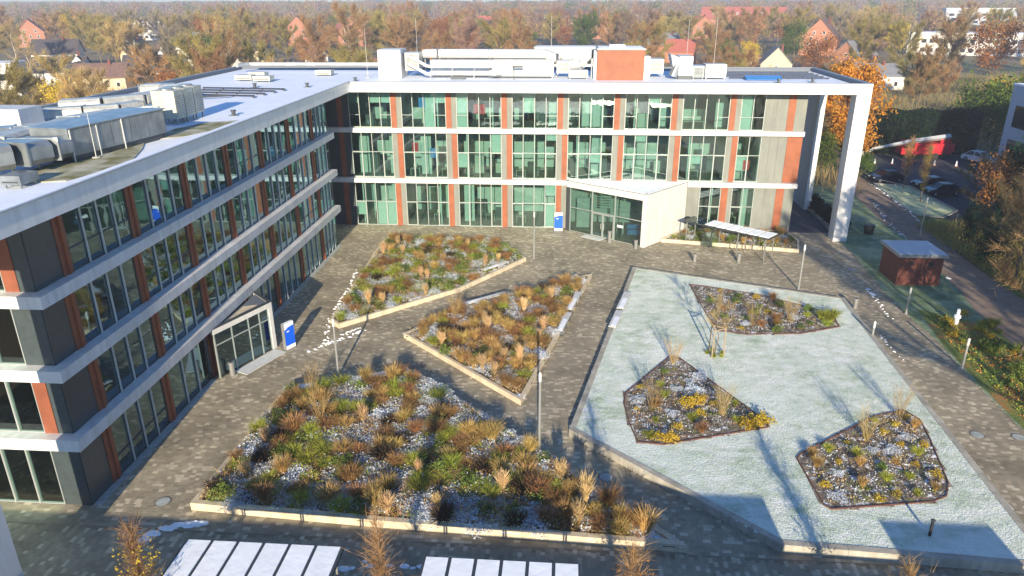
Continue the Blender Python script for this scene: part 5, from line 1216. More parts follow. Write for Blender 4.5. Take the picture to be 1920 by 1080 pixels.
def litter(poly, n, z, seed, label, mats_):
    rs = np.random.RandomState(seed); xs = [p[0] for p in poly]; ys = [p[1] for p in poly]; pin = offset(poly, .3)
    x = rs.uniform(min(xs), max(xs), n * 3); y = rs.uniform(min(ys), max(ys), n * 3); k = inpoly(x, y, pin) & inpoly(x, y, poly)
    k &= (np.sin(x * 1.3 + 2 * np.sin(y * .9)) + np.sin(y * 1.7 + x * .6) + rs.normal(size=len(x)) * .5) > -.3
    x, y = x[k][:n], y[k][:n]; m = len(x); P = np.stack([x, y, z + .28 * rs.rand(m)], 1); D = norm(rs.normal(size=(m, 3)) * [1, 1, .45] + [0, 0, .25])
    V, F = tri_blades(rs, P, D, .25 + .4 * rs.rand(m), np.full(m, .022))
    tag(link('fallen_stems', npmesh('fallen_stems', V, F, [M[q] for q in mats_], rs.choice(len(mats_), m))), label, 'ground cover', kind='stuff')
litter(BED_A, 12000, .32, 41, 'tangle of collapsed stems in the inner corner bed', ['grass_straw', 'grass_green', 'grass_rust', 'shrub_green'])
litter(BED_B, 12000, .32, 42, 'tangle of collapsed stems in the middle bed', ['grass_straw', 'grass_gold', 'grass_rust', 'grass_gold'])
litter(BED_C, 26000, .34, 43, 'tangle of collapsed stems in the largest bed', ['grass_straw', 'grass_gold', 'grass_rust', 'shrub_green'])
# frosty grass blades on the lawn surface
def turf(poly, holes, n, z, seed, m, label, hgt=.06, w_=.02):
    rs = np.random.RandomState(seed); xs = [p[0] for p in poly]; ys = [p[1] for p in poly]
    x = rs.uniform(min(xs), max(xs), n * 2); y = rs.uniform(min(ys), max(ys), n * 2); k = inpoly(x, y, offset(poly, .36))
    for h_ in holes: k &= ~inpoly(x, y, h_)
    x, y = x[k][:n], y[k][:n]; P = np.stack([x, y, np.full(len(x), z)], 1); D = norm(rs.normal(size=(len(x), 3)) * .55 + np.array([0, 0, 1]))
    V, F = tri_blades(rs, P, D, hgt * (.5 + rs.rand(len(x))), np.full(len(x), w_))
    tag(link('frosted_grass', npmesh('frosted_grass', V, F, M[m])), label, 'grass', kind='stuff')
turf(LAWN, (ISL1, ISL2, ISL3), 110000, .425, 4, 'turf_blade', 'short frosted grass blades covering the raised lawn')
# thin upright stems in the island beds
for i, (x, y, l) in enumerate(((27.6, -37.0, 'thin pale leafless shrub at the left of the left island bed'), (31.6, -37.4, 'thin pale leafless shrub at the right of the left island bed'), (29.5, -31.3, 'thin leafless shrub at the top tip of the left island bed'), (36.2, -24.6, 'thin leafless shrub at the left of the far island bed'), (39.2, -23.6, 'thin leafless shrub in the middle of the far island bed'), (38.9, -39.6, 'thin leafless shrub in the middle of the near island bed'), (41.7, -36.9, 'thin leafless shrub at the top of the near island bed'), (6.8, -36.6, 'pale fountain of tall stems by the left bench of the largest bed'), (8.4, -39.6, 'tall pale stems in the upper left of the largest bed'), (14, -24.6, 'bare stems at the left tip of the middle bed'))):
    rs = np.random.RandomState(90 + i); n = 46; az = rs.rand(n) * 6.28; D = norm(np.stack([np.cos(az) * .32, np.sin(az) * .32, np.ones(n)], 1) + rs.normal(size=(n, 3)) * .06)
    V, F = tri_blades(rs, np.zeros((n, 3)) + rs.normal(size=(n, 3)) * [.1, .1, 0], D, 1.5 + rs.rand(n) * .9, np.full(n, .022))
    j = rs.randint(0, n, 160); P = D[j] * (.7 + rs.rand(160)[:, None] * 1.1); V2, F2 = tri_blades(rs, P, norm(D[j] + rs.normal(size=(160, 3)) * .4), .5 + .3 * rs.rand(160), np.full(160, .014))
    o = link('leafless_shrub', npmesh('leafless_shrub', np.concatenate([V, V2]), np.concatenate([F, F2 + len(V)]), M['twig_straw'])); o.location = (x, y, .42); tag(o, l, 'shrub')
# sapling with three stakes on the lawn
t = bare_tree(5, 4.2, 1.1, 'sapling held by wooden stakes on the frosted lawn', 'straw', 500, .02, .5, 'bark', limbs=9, subs=4, tr=.045, base=.4); t.location = (32.56, -29.6, .44)
st = thing('tree_stakes', (32.56, -29.6, .44), 'wooden frame of three stakes round the lawn sapling', 'tree stakes')
for a in (0, 2.1, 4.2):
    MB().tube((.6 * math.cos(a) + 32.56, .6 * math.sin(a) - 29.6, .44), (.55 * math.cos(a) + 32.56, .55 * math.sin(a) - 29.6, 2.5), .045, .045, 8).obj('stake', M['wood'], st)
b = MB()
for a, c in ((0, 2.1), (2.1, 4.2), (4.2, 6.3)): b.tube((.56 * math.cos(a) + 32.56, .56 * math.sin(a) - 29.6, 2.4), (.56 * math.cos(c) + 32.56, .56 * math.sin(c) - 29.6, 2.4), .04, .04, 6)
b.obj('crossbar', M['wood'], st)
for a in (.3, 1.7, 3.0, 4.4, 5.5): plant('green', 32.56 + .5 * math.cos(a), -29.6 + .5 * math.sin(a), .44, .42, 'round the foot of the lawn sapling')
# columnar bare trees at the bottom edge
def columnar(seed, h, label, twig='russet', leaf=None, n=1500):
    t = bare_tree(seed, h * .95, .6, label, twig, int(n * .62), .022, .8, 'bark', limbs=15, subs=4, tr=.065, base=.15, rise=3.6, lean=.01)
    if leaf:
        rs = np.random.RandomState(seed); m = 420; a = rs.rand(m) * 6.28; r = .75 * np.sqrt(rs.rand(m)); z = h * (.35 + .45 * rs.rand(m))
        V, F = leaf_quads(rs, np.stack([r * np.cos(a), r * np.sin(a), z], 1), np.full(m, .11)); link('leaves', npmesh('leaves', V, F, M[leaf]), t)
    return t
columnar(61, 6.1, 'slender bare tree with yellow leaves at the bottom left corner', 'russet', 'gold_leaf', 1300).location = (6.9, -55, 0)
columnar(62, 6.9, 'slender bare tree between the two snowy shelters', 'russet', None, 1300).location = (15.9, -55, 0)
columnar(63, 6.2, 'slender russet tree right of the right hand snowy shelter', 'russet', 'brown_leaf', 1200).location = (24.8, -55, 0)
columnar(64, 5.8, 'slender russet tree at the bottom right in front of the lawn', 'russet', 'yellow_leaf', 1200).location = (34.0, -55, 0)
columnar(65, 7.4, 'slender sapling at the near tip of the car park island', 'olive', 'brown_leaf', 1800).location = (65.0, 14.2, 0)
columnar(66, 7.0, 'slender sapling at the far end of the car park island', 'russet', 'yellow_leaf', 1600).location = (65.8, 21.0, 0)
columnar(67, 5.0, 'young tree on the verge beyond the right column', 'olive', None, 900).location = (56.5, 15, 0)
# snow remnants on the paving
def snowbits(pts, n, spread, size, label, seed):
    rs = np.random.RandomState(seed); b = MB()
    for i in range(n):
        t = (i + rs.rand() * .6) / n * (len(pts) - 1); k = min(len(pts) - 2, int(t)); f = t - k
        x = pts[k][0] + (pts[k + 1][0] - pts[k][0]) * f + rs.normal() * spread; y = pts[k][1] + (pts[k + 1][1] - pts[k][1]) * f + rs.normal() * spread
        r = size * (.35 + .85 * rs.rand() ** 2); m_ = 7; a0 = rs.rand() * 6.28
        ring = [(x + r * (1 + .3 * rs.rand()) * 1.5 * math.cos(a0 + 6.283 * j / m_), y + r * (.7 + .5 * rs.rand()) * math.sin(a0 + 6.283 * j / m_), .0) for j in range(m_)]
        b.add(ring + [(x, y, .05 + r * .25)], [(j, (j + 1) % m_, m_) for j in range(m_)])
    tag(b.obj('snow_remnants', M['snow']), label, 'snow', kind='stuff')
snowbits([(3.3, -13.5), (3.7, -18), (3.9, -21.5), (4.3, -25.4), (5.2, -28.6), (4.5, -30.3)], 46, .10, .11, 'trail of snow lumps along the left side of the inner corner bed', 1)
snowbits([(5.0, -29.3), (6.0, -28.2), (7.4, -26.4)], 22, .10, .12, 'snow lumps at the near tip of the inner corner bed', 2)
snowbits([(5.9, -27.4), (7.0, -26.0)], 16, .05, .10, 'thin line of snow under the near tip of the inner corner bed', 3)
snowbits([(3.0, -49.6), (4.3, -48.5), (5.4, -48.2)], 18, .10, .22, 'bright snow heap at the near left corner of the largest bed', 4)
snowbits([(48.0, -15.5), (47.6, -18.5), (47.4, -22)], 15, .10, .15, 'row of snow patches along the paved way', 5)
snowbits([(45.3, -24.6), (45.4, -29)], 10, .08, .08, 'small snow dots beside the far right edge of the lawn', 6)
snowbits([(59.6, 15.5), (57.8, 6), (57.1, -1), (56.6, -7), (55.7, -13)], 40, .12, .15, 'snow lumps along the near side of the brown path', 7)
snowbits([(62.6, 24), (62.3, 16), (61.8, 9.5), (61.0, 4)], 40, .06, .13, 'snow lumps along the kerb between the brown path and the car park', 8)
snowbits([(12.3, -50.6), (13.6, -50.4), (15.8, -50.3), (16.4, -50.4)], 12, .1, .18, 'snow scraps in the shade between the two shelters', 9)
snowbits([(16, -36.6), (18, -38.4), (20, -40.6), (22.5, -43)], 24, .25, .05, 'small snow dots along the right side of the largest bed', 10)
snowbits([(30.3, -50.6), (33.5, -50.8), (38, -51)], 18, .3, .07, 'snow dots on the shaded paving below the lawn', 11)

# ------------------------------------------------------------------ near trees on the right, hedge, coloured trees
def place(proto_, x, y, rz=None, s=1.0, label=None, group=None):
    return dup(proto_, (x, y, -.05), rnd.uniform(0, 6.28) if rz is None else rz, (s, s, s * rnd.uniform(.9, 1.1)), label, group)
def hedge(x0, x1, y0, y1, h, label, n, seed):
    rs = np.random.RandomState(seed); t = thing('hedge', ((x0 + x1) / 2, (y0 + y1) / 2, 0), label, 'hedge')
    u_ = rs.rand(n); w2 = rs.rand(n); fc = rs.randint(0, 5, n); hh = h * (1 + .03 * np.sin(u_ * 23))
    x = np.where(fc == 3, x0, np.where(fc == 4, x1, x0 + (x1 - x0) * u_)); y = np.where(fc < 2, y0, np.where(fc == 2, y0 + (y1 - y0) * w2, y0 + (y1 - y0) * u_)); z = np.where(fc == 2, hh, w2 * hh)
    P = np.stack([x, y, z], 1) + rs.normal(size=(n, 3)) * .16
    V, F = leaf_quads(rs, P, np.full(n, .38)); link('foliage', npmesh('foliage', V, F, M['hedge_leaf']), t).location = (-(x0 + x1) / 2, -(y0 + y1) / 2, 0)
    MB().box(x0 + .25, x1 - .25, y0 + .25, y1 - .25, 0, h - .25).obj('inner_branches', M['hedge_leaf'], t)
hedge(66.5, 86.0, 44.5, 47.5, 6.2, 'tall dark clipped evergreen hedge behind the red truck', 42000, 1)
hedge(50.8, 51.9, 1.5, 13, .9, 'low dark hedge beside the covered way', 5000, 2)
am = leafy_tree(101, 13.2, 4.4, 'large amber autumn tree seen through the right portal of the office', 'yellow_leaf', 11000, .40, limbs=15, base=.16); am.location = (61.5, 31.5, 0)
t = place(am, 106, 66, s=.62, label='yellow autumn tree left of the blue grey building'); 
for ch in t.children:
    if ch.name.startswith('crown'): ch.data = ch.data.copy(); ch.data.materials[0] = M['gold_leaf']
gl = leafy_tree(102, 3.8, 3.2, 'green bush tree behind the portal columns', 'green_leaf', 4200, .26, base=.1); gl.location = (57.0, 29.5, 0)
place(gl, 61.5, 25.8, s=.62, label='low green bush left of the dark hedge, behind the portal'); place(gl, 53.5, 26.5, s=.8, label='green bush seen behind the back column of the office')
place(gl, 92, 50, s=1.9, label='yellow green bush behind the white car'); place(gl, 88.6, 50, s=1.6, label='green bush between the hedge and the white car'); place(gl, 99, 52, s=1.8, label='green bush right of the white car')
br = leafy_tree(103, 7.0, 3.2, 'tree with hanging orange brown leaves beside the car park', 'brown_leaf', 4200, .26, base=.2); br.location = (68.6, 3.5, 0)
ol = bare_tree(104, 9.0, 4.2, 'bare olive brown tree on the wooded right border', 'dark', 3600, .035, .9, base=.2); ol.location = (69.5, -1, 0)  # crown uses the darkened twig colour in place of partial shade
ev = leafy_tree(105, 7.5, 3.6, 'dark green pine like tree on the right border below the blue grey building', 'ever_leaf', 7000, .26, base=.15); ev.location = (71.5, 5.0, 0)
k = 0
for (x, y, p, s, l) in ((68.0, 6.8, ol, .75, 'bare olive tree in front of the evergreen at the car park edge'), (62.6, -7.2, ol, .7, 'bare olive tree beside the brown path near the brick shed'), (61.5, -12.5, ol, .62, 'low bare olive tree right of the brick shed across the path'),
                        (70.2, 1.6, ev, .9, 'low dark evergreen below the orange leaved tree'), (62.5, -3.6, ev, .5, 'low dark green bush at the edge of the brown path'), (60.6, -9.3, ev, .42, 'small dark bush at the border of the brown path'), (70.5, -2, ol, .95, 'taller bare tree at the far right border'), (74, 10.5, ev, .8, 'dark evergreen right of the car park'), (76.5, 12.5, ol, .85, 'bare tree in front of the blue grey building')):
    place(p, x, y, s=s, label=l)
# shade-giving trees of the wood east of the court (they stand outside the frame)
tall_b = bare_tree(106, 15, 5.2, 'tall bare tree in the wood east of the courtyard', 'russet', 4200, .05, 1.2)
tall_b.location = (72.5, -20, 0)
tall_e = conifer(107, 15, 4.0, 'tall dark conifer in the wood east of the courtyard'); tall_e.location = (72, -14, 0)
for i, (x, y) in enumerate(((58.5, -31), (62, -37), (69, -33), (60.5, -47), (74, -26), (80, -22), (76, -8), (84, -16), (57.5, -57), (66, -50), (73, -44), (52.2, -45), (51.6, -54))):
    place(tall_b if i % 2 == 0 or x < 57 else tall_e, x, y, s=(1.3 if x < 53 else .8 + .35 * rnd.random()), label='tall ' + ('bare tree' if i % 2 == 0 or x < 57 else 'dark conifer') + ' in the wood east of the courtyard', group='trees of the wood east of the courtyard')
place(tall_b, 53.7, -27.5, s=.82, label='bare tree with visible trunk at the right edge of the leafy lawn')
tall_b['group'] = tall_e['group'] = 'trees of the wood east of the courtyard'
for i in range(34):
    x, y = rnd.uniform(50.6, 54.4), rnd.uniform(-36, -20); plant(rnd.choice(['shrub', 'green', 'shrub', 'yellow']), x, y, 0, rnd.uniform(.6, 1.3), 'on the right leafy lawn', [(50.6, -36), (54.4, -36), (54.4, -20), (50.6, -20)])
tag(MB().lathe((51.9, -22.3, 0), [(.16, 0), (.16, .45), (.24, .5), (.24, .7), (.12, .75), (.12, 1.2)], 12).obj('marker_post', M['white_sign']), 'pale stubby post standing on the leafy lawn', 'post')
P_ = ccw([(50.2, -19.8), (54.2, -22.8), (54.0, -60), (49.1, -60), (48.95, -37), (49.2, -31.8), (49.6, -25.6)])
cover('leaf_litter', P_, 9000, -.01, 77, 'orange fallen leaves and grass tufts on the right lawn', ['fallen', 'grass_green', 'shrub_green', 'grass_gold'], [4, 3, 2, 1], .13, .10)
# blue grey building on the right
t = thing('side_building', (88, 15, 0), 'blue grey building with dark ribbon windows at the right edge', 'building')
MB().box(81, 100, 1, 29, -.05, 12.2).obj('wall', M['bldg_grey'], t); MB().box(80.9, 100.1, .9, 29.1, 12.21, 12.45).obj('roof', M['roof_snow'], t)
for z0, z1 in ((2.6, 5.4), (7.0, 9.8)):
    for k in range(3):
        y1 = 27.4 - k * 8.4; wo = MB().box(80.94, 81.02, y1 - 7.4, y1, z0, z1).obj('window', M['dark_metal'], t)
        for q in range(6): MB().box(80.90, 80.935, y1 - .06 - (q + 1) * 1.21 + .06, y1 - .06 - q * 1.21, z0 + .1, z1 - .1).obj('pane', M['carglass'], wo)
# ------------------------------------------------------------------ unseen pavilion added behind the camera, shaped to shade the near strip
t = thing('shade_pavilion', (16, -70, 0), 'unseen low pavilion added south of the courtyard to shade its near strip', 'building')
MB().box(-12, 42.6, -76, -60.3, -.05, 3.3).obj('wall', M['grey_panel'], t); MB().box(-12.1, 42.8, -76.1, -60.1, 3.31, 3.5).obj('roof', M['roof_snow'], t)
MB().box(26.8, 32.8, -66, -60.6, 3.51, 4.95).obj('roof_housing', M['galv_lt'], t); MB().box(37.7, 42.6, -66, -60.6, 3.51, 4.55).obj('roof_housing', M['galv_lt'], t)  # housings sized so their shadows reach the path and lawn
for k in range(9):
    wo = MB().box(-10 + 5.8 * k, -5.4 + 5.8 * k, -60.29, -60.22, .3, 2.9).obj('window', M['frame'], t); MB().box(-9.9 + 5.8 * k, -5.5 + 5.8 * k, -60.21, -60.20, .4, 2.8).obj('pane', M['carglass'], wo)
# ------------------------------------------------------------------ the town behind
def ray_pt(u, v_top, h):
    """where a thing of height h stands whose top shows at that height in the view"""
    d = fw + (u - 960) / FPX * rt - (v_top - 540) / FPX * up; k = (h - CAM.z) / d.z
    return CAM.x + d.x * k, CAM.y + d.y * k
HOUSES = []
def house(u, vt, h, w_, dep, wall, roof, label, face='gable', yawd=0, wins=(2, 3), chim=True, timber=False, eave=.55, cat='house', name='house', dormers=0):
    x, y = ray_pt(u, vt, h); t = thing(name, (0, 0, 0), label, cat, 'houses in the town behind the office'); he = h * eave; HOUSES.append((x, y, w_))
    if face == 'gable':       # gable towards the camera: ridge runs along y
        b = MB(); b.add([(-w_ / 2, 0, 0), (w_ / 2, 0, 0), (w_ / 2, 0, he), (0, 0, h - .15), (-w_ / 2, 0, he), (-w_ / 2, dep, 0), (w_ / 2, dep, 0), (w_ / 2, dep, he), (0, dep, h - .15), (-w_ / 2, dep, he)],
              [(0, 1, 2, 3, 4), (9, 8, 7, 6, 5), (1, 6, 7, 2), (5, 0, 4, 9)]); b.obj('wall', M[wall], t)
        for sg in (-1, 1):
            b = MB(); o_ = .4; zx = he - (h - he) * o_ / (w_ / 2)
            P_ = [(0, -.4, h), (0, dep + .4, h), (sg * (w_ / 2 + o_), dep + .4, zx), (sg * (w_ / 2 + o_), -.4, zx)]
            b.add(P_ + [(p[0], p[1], p[2] - .22) for p in P_], [(0, 1, 2, 3), (7, 6, 5, 4), (0, 3, 7, 4), (1, 5, 6, 2), (2, 6, 7, 3), (0, 4, 5, 1)]); b.obj('roof', M[roof], t)
        rows, cols = wins
        for r_ in range(rows):
            z = he * .25 + r_ * (h * .72 - he * .25) / max(1, rows - .0); c_ = cols if z + 1.3 < he else max(1, cols - 1)
            avail = w_ * .8 if z < he else w_ * .8 * (h - z - 1.3) / (h - he)
            for q in range(c_):
                xx = (q + .5) / c_ * avail - avail / 2
                f = MB().box(xx - .55, xx + .55, -.07, .02, z, z + 1.35).obj('window', M['white_wall'], t); MB().box(xx - .4, xx + .4, -.09, -.071, z + .15, z + 1.2).obj('pane', M['carglass'], f)
        if timber:
            b = MB()
            for zz in (he, he + (h - he) * .42): hw = (w_ / 2) * (1 if zz <= he else .58); b.box(-hw, hw, -.05, -.001, zz - .09, zz + .09)
            for xx in (-w_ * .3, -w_ * .1, w_ * .1, w_ * .3): b.box(xx - .08, xx + .08, -.05, -.001, he * .5, he - .1)
            b.obj('timber', M['roof_dark'], t)
    else:                     # ridge along x, roof slope towards the camera
        b = MB(); b.add([(-w_ / 2, 0, 0), (-w_ / 2, dep, 0), (-w_ / 2, dep, he), (-w_ / 2, dep / 2, h - .15), (-w_ / 2, 0, he), (w_ / 2, 0, 0), (w_ / 2, dep, 0), (w_ / 2, dep, he), (w_ / 2, dep / 2, h - .15), (w_ / 2, 0, he)],
              [(0, 1, 2, 3, 4)[::-1], (5, 6, 7, 8, 9), (0, 5, 9, 4), (1, 2, 7, 6)]); b.obj('wall', M[wall], t)
        for sg in (0, 1):
            b = MB(); y0_ = -.5 if sg == 0 else dep + .5; z_ = he - (h - he) * .5 / (dep / 2)
            P_ = [(-w_ / 2 - .4, dep / 2, h), (w_ / 2 + .4, dep / 2, h), (w_ / 2 + .4, y0_, z_), (-w_ / 2 - .4, y0_, z_)]
            b.add(P_ + [(p[0], p[1], p[2] - .22) for p in P_], [(0, 1, 2, 3), (7, 6, 5, 4), (0, 3, 7, 4), (1, 5, 6, 2), (2, 6, 7, 3), (0, 4, 5, 1)]); b.obj('roof', M[roof], t)
        rows, cols = wins
        for r_ in range(rows):
            z = .9 + r_ * (he - 1.2) / rows
            for q in range(cols):
                xx = (q + .5) / cols * w_ * .94 - w_ * .47
                f = MB().box(xx - .5, xx + .5, -.07, .02, z, z + 1.35).obj('window', M['white_wall'], t); MB().box(xx - .38, xx + .38, -.09, -.071, z + .12, z + 1.2).obj('pane', M['carglass'], f)
        for q in range(dormers):
            xx = (q + .5) / dormers * w_ * .85 - w_ * .425; zz = he + (h - he) * .42; yy = dep * .21
            d_ = MB().box(xx - .7, xx + .7, yy - 1.0, yy + 1.4, zz - .8, zz + .7).obj('dormer', M['white_wall'], t); MB().box(xx - .45, xx + .45, yy - 1.04, yy - 1.001, zz - .4, zz + .45).obj('pane', M['carglass'], d_)
    if chim: MB().box(w_ * .18 - .35, w_ * .18 + .35, dep * .4, dep * .4 + .7, h * .8, h + .8).obj('chimney', M['brick'], t)
    t.location = (x, y, -.05); t.rotation_euler = (0, 0, R(yawd) - math.atan2(x - CAM.x, y - CAM.y) * .55)
    return t
house(242, 66, 10, 9.5, 12, 'cream', 'roof_brown', 'cream gabled house with a row of small windows, behind the left roof', wins=(3, 3))
house(335, 76, 9.5, 7.5, 11, 'white_wall', 'roof_dark', 'steep white half timbered gable behind the left roof', timber=True, yawd=-14, eave=.4)
house(300, 84, 9, 6, 10, 'white_wall', 'roof_brown', 'narrow grey white gable just left of the half timbered one', yawd=20, eave=.4)
house(140, 102, 8.5, 6.5, 10, 'white_wall', 'roof_dark', 'small white gabled house at the far left', yawd=18, wins=(2, 2))
house(590, 74, 9, 8.5, 11, 'white_wall', 'roof_dark', 'white half timbered gable behind the back wing, left part', timber=True, eave=.42)
house(490, 80, 8.5, 7, 10, 'cream', 'roof_brown', 'small cream gable just right of the roof corner', wins=(2, 2))
house(445, 106, 7.5, 5.5, 8, 'white_wall', 'roof_grey', 'tiny white gable above the far roof corner', wins=(1, 1))
house(555, 30, 15, 12, 14, 'farbrick', 'roof_brown', 'tall narrow brick gable with pale round windows', wins=(4, 2), eave=.62)
house(655, 34, 14, 13, 16, 'farbrick2', 'roof_red', 'brick gable left of the tall conifer', wins=(3, 3), yawd=20)
house(50, 36, 14, 13, 14, 'farbrick2', 'roof_red', 'brick house with a pale gable at the top left', wins=(3, 3), yawd=12)
house(905, 30, 13, 16, 11, 'farbrick', 'roof_red', 'reddish house behind the blue green round tree', face='side', wins=(2, 5))
house(1065, 18, 16, 46, 15, 'farbrick2', 'roof_dark', 'long brick terrace with dark roof and white dormers behind the middle of the office', face='side', wins=(3, 13), dormers=5, yawd=8, eave=.52)
house(1130, 24, 15, 15, 16, 'farbrick2', 'roof_red', 'pale brick double gable beside the round green tree', wins=(4, 3), eave=.5, yawd=-8)
house(1395, 13, 17, 60, 17, 'farbrick2', 'roof_red', 'long red roofed row near the horizon right of the middle', face='side', wins=(2, 14), dormers=6, yawd=-6)
house(1322, 30, 13, 15, 12, 'farbrick2', 'roof_red', 'pinkish house in front of the long red roof', wins=(2, 3), yawd=25)
house(1243, 62, 9.5, 15, 11, 'farbrick', 'roof_grey', 'house with slate and red hipped looking roof behind the terracotta housing', face='side', wins=(1, 4), yawd=-20)
house(1275, 74, 8.5, 11, 9, 'farbrick', 'roof_red', 'low red roofed house beside the slate roofed one', face='side', wins=(1, 3), yawd=-12)
house(1540, 34, 15, 15, 18, 'farbrick2', 'roof_brown', 'large brick gable with white windows above the right end of the office', wins=(4, 3), eave=.48, yawd=-14)
house(1590, 76, 9.5, 9, 12, 'farbrick2', 'roof_grey', 'smaller brick gable with grey roof just right of the large one', wins=(2, 2), yawd=-38)
house(1460, 88, 8, 10, 10, 'cream', 'roof_grey', 'low grey roofed house with one dormer behind the right end of the roof', wins=(1, 1), eave=.35)
house(1405, 78, 9, 10, 10, 'roof_brown', 'roof_brown', 'brown gable half hidden in golden trees', wins=(1, 2), eave=.4)
house(1795, 34, 12, 11, 12, 'farbrick', 'roof_brown', 'small red brick gable before the long white building', wins=(2, 2))
house(88, 108, 8, 17, 12, 'white_wall', 'roof_dark', 'dark roofed long house at the far left, in front of the trees', face='side', wins=(1, 5))
house(95, 74, 10, 15, 11, 'white_wall', 'roof_dark', 'dark roofed white house higher up at the far left', face='side', wins=(2, 4))
house(400, 60, 12, 13, 12, 'roof_grey', 'roof_grey', 'tall dark grey building behind the far corner of the left roof', face='side', wins=(2, 3), yawd=25, chim=False)
house(180, 120, 7, 13, 9, 'cream', 'roof_brown', 'brown roofed low house behind the white roof box', face='side', wins=(1, 4))
house(265, 104, 7.5, 12, 9, 'roof_brown', 'roof_dark', 'dark low house right below the cream gable', face='side', wins=(1, 3))
house(1640, 120, 6.5, 16, 9, 'white_wall', 'roof_grey', 'low white and grey house behind the amber tree', face='side', wins=(1, 5), eave=.6)
house(700, 110, 7, 14, 9, 'cream', 'roof_brown', 'low house hidden among twigs left of the roof plant', face='side', wins=(1, 4))
def block(u, vt, h, w_, dep, m, label, rows, cols, z0=1.2):
    x, y = ray_pt(u, vt, h); t = thing('flat_roofed_building', (0, 0, 0), label, 'building'); HOUSES.append((x, y, w_))
    MB().box(-w_ / 2, w_ / 2, 0, dep, 0, h - .3).obj('wall', M[m], t); MB().box(-w_ / 2 - .2, w_ / 2 + .2, -.2, dep + .2, h - .29, h).obj('roof', M['snow'], t)
    for r_ in range(rows):
        for q in range(cols):
            xx = (q + .5) / cols * w_ * .94 - w_ * .47; z = z0 + r_ * (h - 1.6) / rows; ww = w_ / cols * .3
            f = MB().box(xx - ww, xx + ww, -.06, .02, z, z + 1.6).obj('window', M['dark_metal'], t); MB().box(xx - ww + .1, xx + ww - .1, -.08, -.061, z + .1, z + 1.5).obj('pane', M['carglass'], f)
    t.location = (x, y, -.05); t.rotation_euler = (0, 0, -math.atan2(x - CAM.x, y - CAM.y) * .6)
block(1835, 62, 9, 52, 16, 'white_wall', 'long low white flat roofed building at the upper right', 2, 16)
block(1842, 15, 16, 44, 16, 'bldg_grey', 'blue grey flat roofed block on the horizon at the upper right', 3, 8)
block(1060, 88, 7, 22, 10, 'galv_lt', 'low pale shed just behind the white roof ducts', 1, 7)
block(4, 118, 9, 5, 9, 'white_wall', 'narrow white gable end at the left border', 2, 1)
block(270, 40, 11, 22, 12, 'white_wall', 'pale flat building among the far trees at the upper left', 2, 7)

# trees: kinds first, then copies
VAR = {}
for nm, tw in (('russet', 'russet'), ('olive', 'olive'), ('grey', 'grey'), ('straw', 'straw'), ('mauve', 'mauve')):
    VAR[nm] = [bare_tree(200 + len(VAR) * 10 + i, 13 + 2 * i, 4.6 + .6 * i, f'bare {nm} coloured tree', tw, 4600, .09, 1.35) for i in range(2)]
VAR['birch'] = [bare_tree(300, 16, 3.6, 'pale stemmed birch', 'straw', 1500, .05, 1.2, 'bark_pale', tr=.26, limbs=9)]
VAR['golden'] = [leafy_tree(310, 11, 4.6, 'golden leaved tree', 'gold_leaf', 3600, .40)]
VAR['brownleaf'] = [leafy_tree(311, 11, 4.6, 'brown leaved tree', 'brown_leaf', 3600, .42)]
VAR['green'] = [leafy_tree(312, 12, 4.8, 'green leaved tree', 'green_leaf', 4200, .42)]
VAR['conifer'] = [conifer(313, 19, 4.6, 'dark green conifer')]
VAR['bluegreen'] = [leafy_tree(314, 11, 5.2, 'blue green round evergreen', 'ever_blue', 5200, .40)]
used = set()
def put(kind, x, y, s, label, group=None):
    v = rnd.choice(VAR[kind])
    if v.name not in used:
        used.add(v.name); o = v; o.location = (x, y, -.05); o.rotation_euler = (0, 0, rnd.uniform(0, 6.28)); o.scale = (s, s, s * rnd.uniform(.9, 1.1)); o['label'] = label
        if group: o['group'] = group
        return o
    return place(v, x, y, s=s, label=label, group=group)
def put_px(kind, u, vt, s, h0, label):
    x, y = ray_pt(u, vt, h0 * s); put(kind, x, y, s, label)
put_px('conifer', 693, -6, 1.12, 19, 'tall dark green conifer rising behind the left part of the back roof')
put_px('conifer', 742, -4, .95, 19, 'slimmer dark conifer right of the tall one')
put_px('green', 655, 62, .85, 12, 'bright green tree below the tall conifer')
put_px('green', 1158, 30, 1.25, 12, 'broad green tree left of the slate roofed house'); put_px('green', 1185, 58, .8, 12, 'smaller green tree beside the broad green one')
put_px('bluegreen', 905, 42, 1.1, 11, 'blue green round tree above the white roof duct')
put_px('golden', 400, 6, 1.3, 11, 'yellow green tree near the horizon left of the tall conifer')
put_px('golden', 1408, 84, .8, 11, 'golden tree behind the right part of the roof'); put_px('brownleaf', 1060, 56, .9, 11, 'brown leaved tree in front of the long brick terrace')
put_px('green', 60, 20, 1.1, 12, 'green tree at the upper left'); put_px('conifer', 78, 0, .9, 19, 'dark conifer at the upper left'); put_px('green', 175, 62, .8, 12, 'green tree left of the cream gable')
BIRCH = {15: 'leftmost pale stemmed birch at the left border', 42: 'second pale birch from the left border', 68: 'third pale birch from the left border', 95: 'fourth pale birch from the left border', 270: 'pale birch right of the cream gable', 1412: 'tall forked pale birch above the golden trees', 1575: 'pale birch just right of the large brick gable', 1600: 'second pale birch right of the large brick gable', 560: 'pale birch before the tall narrow brick gable', 812: 'pale birch above the left end of the white roof duct', 1700: 'pale birch right of the amber tree'}
for u_, v_, s_ in ((15, 48, 1.0), (42, 70, .85), (68, 86, .75), (95, 90, .7), (270, 90, .7), (1412, 4, 1.2), (1575, 18, 1.1), (1600, 30, 1.0), (560, 24, .9), (812, 10, 1.0), (1700, 20, 1.0)):
    put_px('birch', u_, v_, s_, 16, BIRCH[u_])
